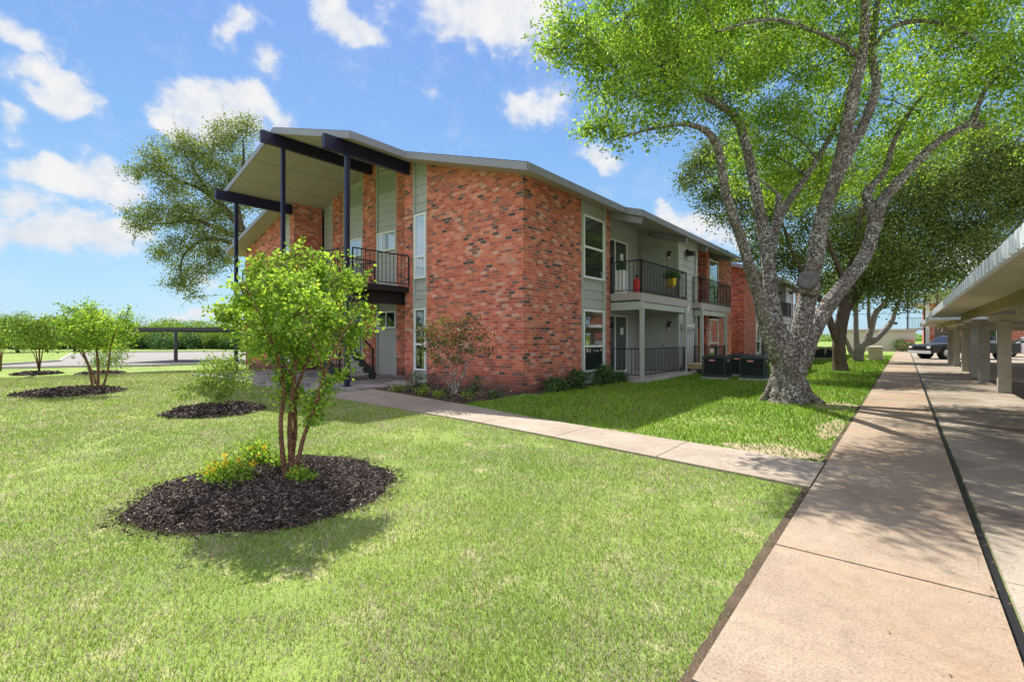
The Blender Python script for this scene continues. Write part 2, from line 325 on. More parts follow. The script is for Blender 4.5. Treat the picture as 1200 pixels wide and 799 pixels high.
# road on the far left with kerbs
def gl(L): return [G(*p) for p in L]
def sheet(A, B, dz, n=10):
    V = []; F_ = []
    for i, (p, q) in enumerate(zip(A, B)):
        for j in range(n+1):
            s = j/n; x = p[0]+(q[0]-p[0])*s; y = p[1]+(q[1]-p[1])*s; V.append((x, y, float(gz(x, y))+dz))
    for i in range(len(A)-1):
        for j in range(n):
            F_.append((i*(n+1)+j, i*(n+1)+j+1, (i+1)*(n+1)+j+1, (i+1)*(n+1)+j))
    return V, F_
rl = gl([(-60, 434), (0, 432), (70, 430.5), (88, 430.2), (110, 430), (180, 429), (285, 425), (330, 421)])
ru = gl([(-60, 430), (0, 428), (70, 423.5), (84, 415), (100, 413), (180, 412.5), (285, 412), (330, 412)])
V, F_ = sheet(rl, ru, .0, 12); MB().add(V, F_).build('road', M['road'], kind='structure')
b = MB()
def kerb(L):
    for p, q in zip(L, L[1:]):
        for s in range(6):
            a = [p[i]+(q[i]-p[i])*s/6 for i in (0, 1)]; c = [p[i]+(q[i]-p[i])*(s+1)/6 for i in (0, 1)]
            b.bar((a[0], a[1], float(gz(*a))+.04), (c[0], c[1], float(gz(*c))+.04), .16, .16)
kerb(rl[:7]); kerb(ru[:4]); kerb(ru[4:]); b.build('kerb', M['kerb'], kind='structure')
# ------------------------------------------------------------------ foliage machinery
def leaves(mb, C, size, fold=.25, jitter=.35, up=.3):
    n = len(C); d = rng.normal(size=(n, 3)); d /= np.linalg.norm(d, axis=1)[:, None]
    nn = rng.normal(size=(n, 3)); nn[:, 2] += up; w = np.cross(d, nn); w /= np.linalg.norm(w, axis=1)[:, None]+1e-9
    s = (size*(1+rng.uniform(-jitter, jitter, n)))[:, None]
    a = C; e = C+d*s; m1 = C+d*s*.45+w*s*.28; m2 = C+d*s*.45-w*s*.28
    V = np.stack([a, m1, e, m2], 1).reshape(-1, 3)
    mb.add(V, np.arange(n*4).reshape(n, 4))
def blob_clusters(c, r, n, shell=.5):
    u = rng.normal(size=(n, 3)); u /= np.linalg.norm(u, axis=1)[:, None]
    rad = rng.uniform(shell**3, 1, n)**(1/3)
    return np.array(c)+u*rad[:, None]*np.array(r)*rng.uniform(.85, 1.12, (n, 1))
def catmull(pts, rad, k=4):
    P_ = [Vector(p) for p in pts]; out = []; ro = []
    for i in range(len(P_)-1):
        a, b_, c, d = P_[max(i-1, 0)], P_[i], P_[i+1], P_[min(i+2, len(P_)-1)]
        for j in range(k):
            t = j/k
            out.append(.5*((2*b_)+(c-a)*t+(2*a-5*b_+4*c-d)*t*t+(3*b_-a-3*c+d)*t**3)); ro.append(rad[i]+(rad[i+1]-rad[i])*t)
    out.append(P_[-1]); ro.append(rad[-1]); return out, ro
def tree(name, label, cat, base, stems, blobs, bark, leaf, lsize, dens, lpc=36, group=None, twig=.012, spread=.26, nside=10, rough=.05, shell=.45, shoots=(0, 0)):
    """stems: list of (points, radii); blobs: (centre, radius or radii). dens: clusters per square metre of blob surface."""
    root = empty(name, base, label, cat, group)
    tr = MB(); nodes = []
    for pts, rad in stems:
        pp, rrad = catmull(pts, rad, 5); tr.tube(pp, rrad, nside if rad[0] > .06 else 6, rough); nodes += [(p, r_) for p, r_ in zip(pp, rrad)]
    NP = np.array([tuple(p) for p, _ in nodes]); NR = np.array([r_ for _, r_ in nodes])
    lf = MB(); allc = []
    for c, r_ in blobs:
        r3 = np.array([r_]*3) if np.isscalar(r_) else np.array(r_)
        n = max(4, int(dens*float(np.mean(r3))**2*4)); C = blob_clusters(c, r3, n, shell)
        # a limb into the blob from the closest stem, then twigs to the clusters
        dd = np.linalg.norm(NP-np.array(c), axis=1)+NR*0; i = int(np.argmin(dd)); s = Vector(NP[i]); e = Vector(c)
        if dd[i] > .25*float(r3.max()):
            mid = (s+e)/2+Vector((random.uniform(-.1, .1), random.uniform(-.1, .1), random.uniform(.0, .16)))*dd[i]
            r0 = min(NR[i]*.6, max(twig*1.6, .02*dd[i])); pp, rrad = catmull([s, mid, e], [r0, r0*.65, twig*.8], 4); tr.tube(pp, rrad, 5, .05)
        else: e = s; pp = [s, s]
        for q in C[::max(1, len(C)//14)]:
            o = pp[random.randint(len(pp)//2, len(pp)-1)]; qv = Vector(q); m = (o+qv)/2+Vector((random.uniform(-.12, .12), random.uniform(-.12, .12), random.uniform(-.05, .12)))*(qv-o).length
            tr.tube([o, m, qv], [twig*.7, twig*.5, twig*.2], 4, 0, False)
        allc.append(C)
    shc = []
    for (c, r_), C_ in zip(blobs, allc):
        for _ in range(shoots[0]):
            q = C_[random.randrange(len(C_))]; dv = q-np.array(c); dv = dv/(np.linalg.norm(dv)+1e-6); dv[2] += random.uniform(-.1, .7); dv /= np.linalg.norm(dv)
            ln = shoots[1]*random.uniform(.5, 1.3); n_ = 16; e_ = q+dv*ln; tr.tube([tuple(q-dv*ln*.3), tuple(q+dv*ln*.5), tuple(e_)], [twig*.5, twig*.35, twig*.15], 3, 0, False)
            shc.append(q+dv*ln*rng.uniform(0, 1, (n_, 1))+rng.normal(size=(n_, 3))*lsize*.35)
    if shc: leaves(lf, np.concatenate(shc), lsize)
    C = np.concatenate(allc); k = np.repeat(np.arange(len(C)), lpc)
    off = rng.normal(size=(len(k), 3))*spread*np.array([1, 1, .7])
    leaves(lf, C[k]+off, lsize)
    tr.build('trunk', bark, root); lf.build('crown', leaf, root); return root
def B(px, py, r, t, squash=1.0):
    c = P(px, py, t); rm = r/F*t; return (c, (rm, rm, rm*squash))
# ------------------------------------------------------------------ big foreground shade tree
T0 = 10.15
def S(L, R_): return ([P(px, py, t) for px, py, t in L], R_)
base = G(924, 470)
stems = [
 S([(923, 478, T0), (923, 466, T0), (922, 448, T0), (920, 420, T0), (916, 400, T0), (908, 388, T0)], [.66, .52, .42, .37, .32, .22]),
 S([(926, 460, T0), (930, 430, T0), (936, 400, T0), (943, 365, T0), (950, 335, T0), (952, 322, 10)], [.36, .34, .27, .25, .24, .17]),
 S([(912, 420, T0), (900, 390, 10), (889, 348, 9.9), (871, 288, 9.7), (851, 228, 9.5), (841, 174, 9.3), (826, 153, 9.2), (800, 146, 9), (760, 152, 8.9), (715, 166, 8.8)], [.24, .2, .16, .135, .12, .10, .08, .05, .035, .015]),
 S([(912, 405, T0), (907, 372, 10.3), (899, 300, 10.5), (883, 210, 10.4), (868, 150, 10.2), (850, 127, 10), (822, 113, 9.8), (796, 102, 9.6), (736, 116, 9.2)], [.26, .22, .18, .14, .12, .10, .075, .05, .02]),
 S([(904, 300, 10.5), (908, 270, 10.8), (922, 240, 11.1), (952, 196, 11.5), (976, 154, 11.8), (990, 112, 12), (1005, 60, 12)], [.16, .13, .115, .095, .08, .05, .02]),
 S([(905, 285, 10.7), (911, 250, 10.8), (913, 228, 10.8)], [.12, .1, .09]),
 S([(946, 345, 10.05), (956, 300, 9.9), (964, 252, 9.7), (984, 190, 9.4), (1000, 110, 9.1), (1011, 62, 9), (1014, 0, 8.8), (1012, -80, 8.6)], [.23, .21, .19, .16, .14, .115, .09, .05]),
 S([(966, 250, 9.75), (990, 190, 9.7), (1012, 146, 9.6), (1027, 102, 9.5), (1022, 70, 9.4), (1026, 20, 9.3), (1040, -60, 9.2)], [.12, .13, .125, .11, .095, .07, .04]),
 S([(1011, 72, 9), (998, 60, 9), (985, 50, 8.9), (950, 35, 8.8), (915, 24, 8.6), (880, 26, 8.5), (840, 38, 8.4)], [.06, .06, .055, .05, .045, .035, .02]),
 S([(1022, 60, 9.4), (1040, 36, 9.3), (1075, 25, 9.2), (1117, 32, 9.1), (1150, 50, 9)], [.06, .055, .05, .04, .02]),
 S([(938, 428, T0), (952, 388, 10.3), (973, 354, 10.4), (992, 330, 10.5), (1012, 303, 10.6), (1025, 264, 10.6), (1033, 238, 10.6), (1061, 204, 10.5), (1097, 168, 10.4), (1137, 143, 10.2), (1146, 125, 10.1), (1160, 98, 10), (1199, 66, 9.8)], [.28, .24, .215, .20, .19, .18, .165, .13, .105, .095, .065, .055, .035]),
 S([(1025, 262, 10.6), (1019, 240, 10.7), (1017, 224, 10.8), (1037, 200, 10.9), (1048, 166, 11), (1073, 121, 11), (1097, 102, 11), (1125, 98, 10.9), (1190, 102, 10.8)], [.17, .14, .12, .085, .075, .065, .055, .045, .02]),
 S([(1139, 143, 10.2), (1148, 148, 10.2), (1152, 143, 10.2)], [.1, .1, .07]),
]
for dx, dy, ln in ((-1, -.25, .35), (.6, -.8, .35), (1, .3, .6), (-.3, 1, .4), (.1, -1, .3), (-.8, .7, .3)):       # root flares
    bx, by = base[0], base[1]
    stems.append(([(bx+dx*.22, by+dy*.22, .42), (bx+dx*.34, by+dy*.34, .13), (bx+dx*(.36+ln*.45), by+dy*(.36+ln*.45), -.04)], [.2, .18, .07]))
bl = [(690, 45, 42, 8.5), (655, 55, 20, 8.4), (660, 20, 28, 8.5), (735, 20, 50, 9), (720, 75, 36, 8.6), (700, 100, 18, 8.5), (795, 20, 60, 9.3), (775, 75, 48, 9.3), (850, 60, 62, 9.8), (712, 135, 26, 8.7), (745, 110, 36, 8.9), (760, 150, 22, 9), (800, 112, 40, 9.3), (712, 163, 17, 8.6), (690, 145, 12, 8.6), (850, 125, 30, 10.3), (900, 28, 62, 9.6), (925, 95, 55, 10.8), (980, 40, 60, 9.6), (1050, 30, 62, 9.6), (1045, 118, 48, 11.2), (1110, 60, 58, 9.8), (1165, 30, 62, 9.8), (1180, 105, 52, 10.3), (1118, 130, 46, 10.9), (878, 172, 38, 11.8), (900, 208, 34, 12.3), (945, 175, 46, 12.3), (1000, 195, 42, 12.5), (958, 225, 28, 12.5), (1080, 170, 38, 12), (858, 205, 20, 11.9), (925, 215, 30, 12.4), (1040, 180, 30, 12.4), (1240, 60, 70, 9.5), (1150, -60, 90, 9), (1010, -80, 95, 9), (870, -70, 90, 9), (760, -50, 65, 9), (1250, 150, 46, 10), (905, 150, 26, 11.5), (960, 130, 36, 11.6), (770, 70, 36, 13), (815, 45, 40, 13), (855, 85, 36, 13.5), (735, 40, 30, 12.5), (900, 60, 40, 14), (725, 72, 30, 10.8), (760, 60, 34, 11.5), (700, 50, 26, 10.4), (805, 62, 38, 11.6), (850, 35, 36, 12)]
stems = [(p_, [q_*(.74 if i_ < 13 else .7) for q_ in r_]) for i_, (p_, r_) in enumerate(stems)]
tree('shade_tree', 'large forked tree with grey speckled bark and bright green leaves beside the sidewalk', 'tree', base, stems, [B(*q) for q in bl], M['bark_elm'], M['leaf_elm'], .066, 16, 72, twig=.012, spread=.15, nside=16, rough=.06, shell=.45, shoots=(6, .45))
tr_root = bpy.data.objects['shade_tree']
b = MB(); c = Vector(P(946, 328, 9.87)); nrm = Vector((.12, -.98, .15)).normalized()
a1 = nrm.orthogonal().normalized(); a2 = nrm.cross(a1)
V = []; k = 18
for rr_, off in ((.19, -.12), (.185, .03), (.15, .045), (.02, .03)):
    for i in range(k):
        an = 2*math.pi*i/k; rj = rr_*(1+random.uniform(-.04, .04)); V.append(c+a1*rj*math.cos(an)+a2*rj*math.sin(an)+nrm*off)
b.add([tuple(v) for v in V], [(j*k+i, j*k+(i+1) % k, (j+1)*k+(i+1) % k, (j+1)*k+i) for j in range(3) for i in range(k)]+[tuple(range(3*k, 4*k))], False)
b.build('pruning_scar', M['cut'], tr_root)
# ------------------------------------------------------------------ oak and the pale multi-stem tree further down the walk
ob = G(985, 434); t1 = 19.5
stems = [S([(985, 437, t1), (984, 425, t1), (983, 405, t1), (985, 385, t1), (990, 360, t1), (997, 330, t1), (1002, 290, t1), (1010, 240, t1)], [.48, .37, .34, .34, .32, .26, .18, .08]),
 S([(983, 402, t1), (974, 380, t1), (968, 362, t1), (950, 335, 19), (930, 300, 19), (915, 260, 19), (880, 230, 19)], [.26, .2, .17, .13, .1, .07, .03]),
 S([(990, 368, t1), (1005, 345, 19.8), (1035, 315, 20), (1080, 290, 20), (1130, 270, 20)], [.22, .19, .15, .1, .04]),
 S([(992, 350, t1), (985, 320, 19), (970, 280, 18.6), (960, 230, 18.5)], [.2, .15, .1, .05])]
bl = [(832, 205, 36, 19), (860, 170, 30, 19.5), (850, 240, 30, 19), (885, 250, 40, 19.5), (905, 295, 36, 20), (930, 220, 50, 20), (960, 280, 44, 20.5), (985, 335, 30, 20), (1020, 300, 52, 20), (1010, 230, 62, 21), (1070, 250, 66, 20.5), (1130, 240, 60, 20), (1180, 215, 52, 20), (1080, 315, 42, 19), (1045, 345, 26, 18.8), (1120, 300, 40, 19), (1160, 280, 32, 19), (1190, 165, 50, 20.5), (1195, 250, 30, 19.5), (1110, 190, 60, 21), (1240, 200, 60, 20), (940, 320, 26, 19.5), (830, 180, 16, 19), (815, 195, 14, 19), (1145, 335, 20, 19)]
stems = [(p_, [q_*.68 for q_ in r_]) for p_, r_ in stems]
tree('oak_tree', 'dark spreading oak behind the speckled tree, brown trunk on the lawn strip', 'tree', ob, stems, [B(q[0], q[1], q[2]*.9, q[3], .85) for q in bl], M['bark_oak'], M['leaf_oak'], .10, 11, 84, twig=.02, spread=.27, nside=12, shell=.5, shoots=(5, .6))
pb = G(1005, 425); t2 = 27.0
stems = [S([(1005, 427, t2), (1004, 415, t2), (1003, 385, t2), (1003, 349, t2), (1000, 320, t2)], [.34, .24, .17, .14, .07]),
 S([(1006, 424, t2), (1009, 408, t2), (1016, 398, t2), (1021, 385, t2), (1026, 367, t2), (1039, 352, t2), (1045, 330, t2)], [.3, .27, .26, .22, .2, .14, .06]),
 S([(1014, 402, t2), (1024, 399, t2), (1036, 388, t2), (1044, 378, t2), (1049, 366, t2), (1054, 350, t2), (1060, 325, t2)], [.24, .24, .2, .19, .13, .1, .05]),
 S([(1020, 386, t2), (1018, 370, t2), (1018, 350, t2), (1015, 325, t2)], [.15, .12, .1, .05]),
 S([(1004, 421, t2), (998, 414, t2), (993, 402, t2), (985, 385, t2)], [.2, .17, .14, .05]),
 S([(1044, 378, t2), (1051, 379, t2)], [.12, .1])]
bl = [(985, 330, 22, 27), (1005, 318, 28, 27), (1030, 325, 24, 27), (1052, 312, 28, 27.5), (1012, 342, 12, 27), (1045, 338, 12, 26.5), (975, 345, 14, 27), (1030, 295, 30, 28)]
stems = [(p_, [q_*.75 for q_ in r_]) for p_, r_ in stems]
tree('pale_tree', 'light green tree with several pale leaning stems beyond the oak', 'tree', pb, stems, [B(*q) for q in bl], M['bark_pale'], M['leaf_far'], .13, 8, 44, twig=.02, spread=.33)
def simple_tree(name, label, base, h, blobs, bark, leaf, ls, dens, r=.15, lpc=26, group=None, spread=.35, nst=3, twig=.02, cat='tree'):
    st = []; bx, by, bz = base; top = np.mean([q[0] for q in blobs], axis=0)
    for i in range(nst):
        k = blobs[i % len(blobs)][0]; m = (bx+(k[0]-bx)*.35+random.uniform(-.1, .1)*h*.3, by+(k[1]-by)*.35, bz+(k[2]-bz)*.55)
        st.append(([(bx+random.uniform(-1, 1)*r*.6, by+random.uniform(-1, 1)*r*.6, bz-.05), m, k], [r, r*.7, r*.25]))
    return tree(name, label, cat, base, st, blobs, bark, leaf, ls, dens, lpc, group, twig, spread)
tb = P(1098, 415, 45); bl = [(1100, 332, 20, 45), (1125, 330, 24, 46), (1150, 318, 22, 46), (1090, 325, 18, 45), (1110, 352, 20, 45)]
simple_tree('yard_tree', 'pale green tree rising behind the carport roof', (tb[0], tb[1], 0), 6, [B(*q) for q in bl], M['bark_oak'], M['leaf_pale'], .2, 1.6, .16, 30, spread=.5)
# tree behind the left wing
tb = ray(303); tb = (tb[0]*30, tb[1]*30, -.5)
bl = [(180, 190, 22, 29), (165, 200, 14, 29), (215, 175, 24, 29), (240, 180, 26, 30), (270, 160, 26, 30), (290, 150, 16, 30), (250, 210, 30, 30), (205, 215, 26, 29.5), (175, 255, 22, 29), (200, 250, 24, 29), (225, 250, 28, 30), (265, 240, 30, 30), (290, 200, 30, 31), (205, 295, 24, 29.5), (235, 285, 26, 30), (265, 275, 24, 30), (215, 325, 18, 29.5), (240, 315, 16, 30), (160, 265, 10, 29), (305, 235, 20, 31), (255, 300, 20, 30), (225, 345, 8, 29.5), (210, 335, 12, 29.5)]
stems = [([tb, P(302, 360, 30), P(299, 300, 30), P(278, 262, 30), P(245, 225, 30), P(225, 195, 30)], [.45, .36, .3, .22, .14, .05]),
 ([P(290, 282, 30), P(255, 268, 29.8), P(228, 258, 29.5), P(195, 262, 29.2), P(172, 262, 29)], [.18, .14, .1, .07, .03]),
 ([P(284, 270, 30), P(278, 235, 30), P(285, 195, 30.2), P(285, 165, 30.2)], [.18, .13, .09, .04]),
 ([P(295, 292, 30), P(245, 280, 29.7), P(215, 300, 29.5), P(212, 325, 29.5)], [.13, .1, .06, .03]),
 ([P(266, 248, 30), P(235, 222, 29.8), P(205, 210, 29.5), P(182, 196, 29.2)], [.13, .1, .07, .03])]
tree('willowy_tree', 'tall airy tree standing behind the left end of the near building', 'tree', tb, stems, [B(q[0], q[1], q[2]*.86, q[3], .8) for q in bl], M['bark_oak'], M['leaf_willow'], .12, 7.5, 80, twig=.025, spread=.3, shell=.55, shoots=(6, 1.0))
# ------------------------------------------------------------------ mulch beds and young trees
def mulch_bed(cx, cy, r, label, h=.09, n=5000, chip=.03, sx=1.0, name='mulch_bed'):
    root = empty(name, (cx, cy, float(gz(cx, cy))), label, 'mulch bed', 'round mulch beds on the lawn')
    z0 = float(gz(cx, cy)); m = MB(); nr, na = 9, 56; ph = [random.uniform(0, 6.28) for _ in range(5)]
    def rad(a): return r*(1+.018*np.sin(3*a+ph[0])+.022*np.sin(5*a+ph[1])+.025*np.sin(9*a+ph[2])+.015*np.sin(17*a+ph[3]))
    def hz(s, a): return h*(1-s**3)*(1-.35*np.exp(-(s/.25)**2))+.012*np.sin(5*a+8*s)*(1-s)
    V = [(cx, cy, z0+h*.65)]; F_ = []
    for i in range(1, nr+1):
        for k in range(na):
            a = 2*math.pi*k/na; s = i/nr; V.append((cx+sx*rad(a)*s*math.cos(a), cy+rad(a)*s*math.sin(a), z0+float(hz(s, a))-.012))
    for k in range(na): F_.append((0, 1+k, 1+(k+1) % na))
    for i in range(nr-1):
        for k in range(na): F_.append((1+i*na+k, 1+(i+1)*na+k, 1+(i+1)*na+(k+1) % na, 1+i*na+(k+1) % na))
    m.add(V, F_, True).build('mound', M['soil'], root)
    a = rng.uniform(0, 2*math.pi, n); s = np.sqrt(rng.uniform(0, 1, n))*rng.uniform(.97, 1.03, n); s = np.where(rng.uniform(0, 1, n) > .975, rng.uniform(1.0, 1.14, n), s)
    C = np.stack([cx+sx*rad(a)*s*np.cos(a), cy+rad(a)*s*np.sin(a), z0+hz(np.minimum(s, 1), a)+rng.uniform(-.004, .018, n)], 1)
    d = rng.normal(size=(n, 3)); d[:, 2] *= .45; d /= np.linalg.norm(d, axis=1)[:, None]; u = rng.normal(size=(n, 3)); w = np.cross(d, u); w /= np.linalg.norm(w, axis=1)[:, None]
    L = (chip*rng.uniform(.4, 1.6, n))[:, None]; W = (chip*rng.uniform(.12, .35, n))[:, None]; q = np.cross(d, w)*W*.5
    T = np.stack([C-d*L-w*W, C+d*L-w*W, C+d*L+w*W, C-d*L+w*W, C-d*L*.9+q*1.5, C+d*L*.9+q*1.5], 1).reshape(-1, 3); i6 = np.arange(n)[:, None]*6
    m = MB(); m.add(T, np.concatenate([i6+np.array([0, 1, 5, 4]), i6+np.array([3, 4, 5, 2])])); m.build('wood_chips', M['mulch'], root); return root
rings = []
def ring(cx, cy, r, label, **k): rings.append((cx, cy, r*1.0)); return mulch_bed(cx, cy, r, label, **k)
ring(-4.42, 1.98, 1.02, 'largest dark mulch mound, under the nearest young tree', h=.12, n=32000, chip=.0155)
ring(-9.85, 3.36, .78, 'dark mulch mound under the low pale green bush', n=2600, chip=.045)
g2 = G(84, 459.5); ring(g2[0], g2[1], 1.0, 'dark mulch mound under the second young tree, at left of the lawn', n=2600, chip=.05)
g3 = G(43, 438); ring(g3[0], g3[1], .95, 'far mulch mound under the small tree by the road', n=900, chip=.08)
g4 = G(118, 437.5); ring(g4[0], g4[1], .95, 'far mulch mound under the round bush behind the second young tree', n=900, chip=.08)
t3 = 4.35
def Sm(L, R_, t=t3): return ([P(px, py, t+dt) for px, py, dt in L], R_)
stems = [Sm([(336, 566, 0), (331, 530, 0), (329, 495, 0), (332, 450, .0), (318, 400, -.1), (300, 360, -.2), (285, 330, -.2)], [.034, .027, .024, .02, .014, .008, .004]),
 Sm([(343, 566, .0), (341, 530, .05), (340, 490, .05), (345, 440, .05), (348, 390, .1), (340, 340, .1), (330, 305, .1)], [.042, .034, .028, .022, .016, .01, .004]),
 Sm([(341, 545, .05), (346, 505, .1), (347, 460, .1), (365, 410, .2), (375, 360, .25), (390, 330, .2)], [.028, .024, .02, .015, .01, .004]),
 Sm([(349, 545, -.02), (355, 515, -.05), (370, 475, -.1), (380, 440, -.15), (400, 395, -.2), (415, 370, -.2)], [.026, .022, .018, .014, .009, .004]),
 Sm([(343, 440, .05), (322, 415, .2), (295, 395, .3), (275, 380, .3)], [.016, .012, .008, .003]), Sm([(380, 440, -.15), (372, 415, -.3), (355, 380, -.4)], [.012, .009, .004])]
bl = [(345, 300, 10, 0), (330, 320, 24, .1), (300, 325, 22, -.1), (285, 345, 24, -.2), (365, 315, 20, .2), (395, 325, 24, .1), (412, 335, 12, .1), (425, 355, 12, 0), (330, 350, 34, -.3), (375, 355, 34, .3), (350, 385, 40, -.1), (300, 380, 30, .3), (270, 375, 16, .1), (262, 365, 8, 0), (315, 402, 24, -.4), (395, 385, 28, -.3), (420, 385, 12, -.2), (370, 405, 22, .4), (350, 420, 15, -.1), (405, 410, 12, -.3), (290, 400, 18, 0), (352, 345, 30, .5), (330, 375, 32, .5), (360, 370, 32, -.5), (325, 335, 22, -.5),
      (372, 478, 8, -.1), (380, 462, 9, -.15), (366, 492, 6, -.1), (335, 460, 8, .0), (325, 445, 8, 0), (350, 458, 7, .1), (388, 448, 8, -.1)]
stems = [(p_, [q_*.85 for q_ in r_]) for p_, r_ in stems]
mb_ = (P(341, 560, t3)[0], P(341, 560, t3)[1], .05)
tree('young_tree', 'nearest young tree with three reddish stems and lime leaves in the large mulch mound', 'tree', mb_, stems, [B(px, py, r, t3+(.32 if py < 440 else .05)+dt) for px, py, r, dt in bl], M['bark_myrtle'], M['leaf_lime'], .043, 120, 30, twig=.004, spread=.05, nside=10, rough=.06, shell=.35, shoots=(5, .16))
# second young tree
tb2 = G(112, 457)
tt = 12.0
stems = [S([(110, 460, tt), (104, 430, tt), (94, 405, tt), (84, 385, tt)], [.05, .04, .03, .015]), S([(114, 460, tt), (115, 430, tt), (112, 400, tt), (108, 375, tt)], [.06, .045, .03, .012]), S([(119, 458, tt), (126, 435, tt), (130, 405, tt), (138, 380, tt)], [.04, .035, .025, .012]), S([(112, 450, tt), (108, 435, tt), (92, 410, tt), (78, 395, tt)], [.035, .03, .02, .01])]
stems = [(p_, [q_*.7 for q_ in r_]) for p_, r_ in stems]
bl = [(92, 385, 14, 0), (80, 378, 10, 0), (100, 372, 14, .2), (115, 368, 14, 0), (130, 378, 14, 0), (145, 372, 9, 0), (143, 390, 10, 0), (108, 390, 18, -.3), (125, 395, 16, .3), (95, 400, 10, 0), (88, 362, 6, 0), (120, 405, 10, 0), (110, 378, 16, .5)]
tree('young_tree', 'second young tree with dark slender stems, left of the low pale bush', 'tree', tb2, stems, [B(px, py, r, tt+dt) for px, py, r, dt in bl], M['bark_myrtle'], M['leaf_elm'], .06, 34, 44, twig=.006, spread=.09, group='young trees in mulch beds', shell=.3, shoots=(5, .3))
bpy.data.objects['young_tree']['group'] = 'young trees in mulch beds'
t_ = 18.5; g = G(46, 437)
simple_tree('young_tree', 'small young tree by the road kerb, third along the lawn', g, 2, [B(*q) for q in [(45, 392, 16, t_), (32, 385, 12, t_), (60, 385, 12, t_), (48, 378, 12, t_), (28, 398, 10, t_), (62, 400, 9, t_)]], M['bark_myrtle'], M['leaf_far'], .09, 18, .03, 40, 'young trees in mulch beds', .16, 5, .008)
g = G(1, 434)
simple_tree('young_tree', 'small tree cut by the left edge of the photo', g, 2, [B(*q) for q in [(-4, 398, 12, 20), (6, 402, 8, 20), (2, 388, 8, 20)]], M['bark_myrtle'], M['leaf_far'], .09, 18, .03, 40, 'young trees in mulch beds', .16, 4, .008)
g = G(120, 438)
def bush(name, label, base, blobs, leaf, ls, dens, lpc=24, spread=.1, bark='bark_myrtle', r=.012, nst=6, twig=.005, group=None, cat='shrub'):
    return simple_tree(name, label, base, 1, blobs, M[bark], M[leaf], ls, dens, r, lpc, group, spread, nst, twig, cat)
bush('round_bush', 'round fine-leaved bush behind the second young tree', g, [B(*q) for q in [(125, 418, 14, 17.5), (138, 412, 10, 17.5), (115, 424, 10, 17.5), (140, 424, 9, 17.5)]], 'leaf_pale', .07, 24, 34, .14)
g = (-9.9, 3.33, .05)
bush('low_bush', 'low pale green bush with drooping sprays in its own mulch mound', g, [B(*q) for q in [(255, 440, 22, 8.9), (240, 450, 18, 8.8), (275, 435, 18, 9), (225, 458, 10, 8.7), (262, 455, 20, 8.8), (285, 448, 12, 8.9), (212, 464, 6, 8.6), (248, 428, 12, 9), (265, 422, 8, 9)]], 'leaf_pale', .045, 60, 30, .07, twig=.003, r=.008)
# flowering clumps in the large mound
def flower(px, py, w, h, label, nfl):
    nfl = int(nfl*1.8)
    g = G(px, py+3); t = (g[0]*-ST+g[1]*CT); z0 = .07
    root = empty('flowering_plant', (g[0], g[1], z0), label, 'flowering plant', 'plants in the large mulch mound')
    m = MB(); rw, rh = w/F*t, h/F*t; n = int(60*rw*rw/.01); C = np.array([g[0], g[1], z0+rh*.42])+rng.normal(size=(n*7, 3))*np.array([rw*.42, rw*.34, rh*.3]); C[:, 2] = np.maximum(C[:, 2], z0)
    leaves(m, C, .034); m.build('foliage', M['leaf_lime'], root)
    s = MB()
    for _ in range(14):
        q = C[random.randrange(len(C))]; s.tube([(g[0]+random.uniform(-.03, .03), g[1]+random.uniform(-.03, .03), z0-.03), ((q[0]+g[0])/2, (q[1]+g[1])/2, z0+rh*.3), tuple(q)], [.003, .0025, .001], 4)
    s.build('stem', M['bark_myrtle'], root)
    if nfl:
        f = MB()
        for _ in range(nfl):
            c0 = C[random.randrange(len(C))]+np.array([0, 0, rh*.18]); leaves(f, c0+rng.normal(size=(22, 3))*.011, .02)
        f.build('blossom', M['petal'], root)
flower(268, 572, 32, 24, 'orange and yellow flowering clump on the left side of the large mulch mound', 16)
flower(300, 550, 26, 25, 'yellow flowering clump left of the reddish stems', 9)
flower(352, 572, 20, 17, 'green sprouts in front of the reddish stems', 2)
flower(327, 556, 12, 18, 'small green tuft against the left of the reddish stems', 0)
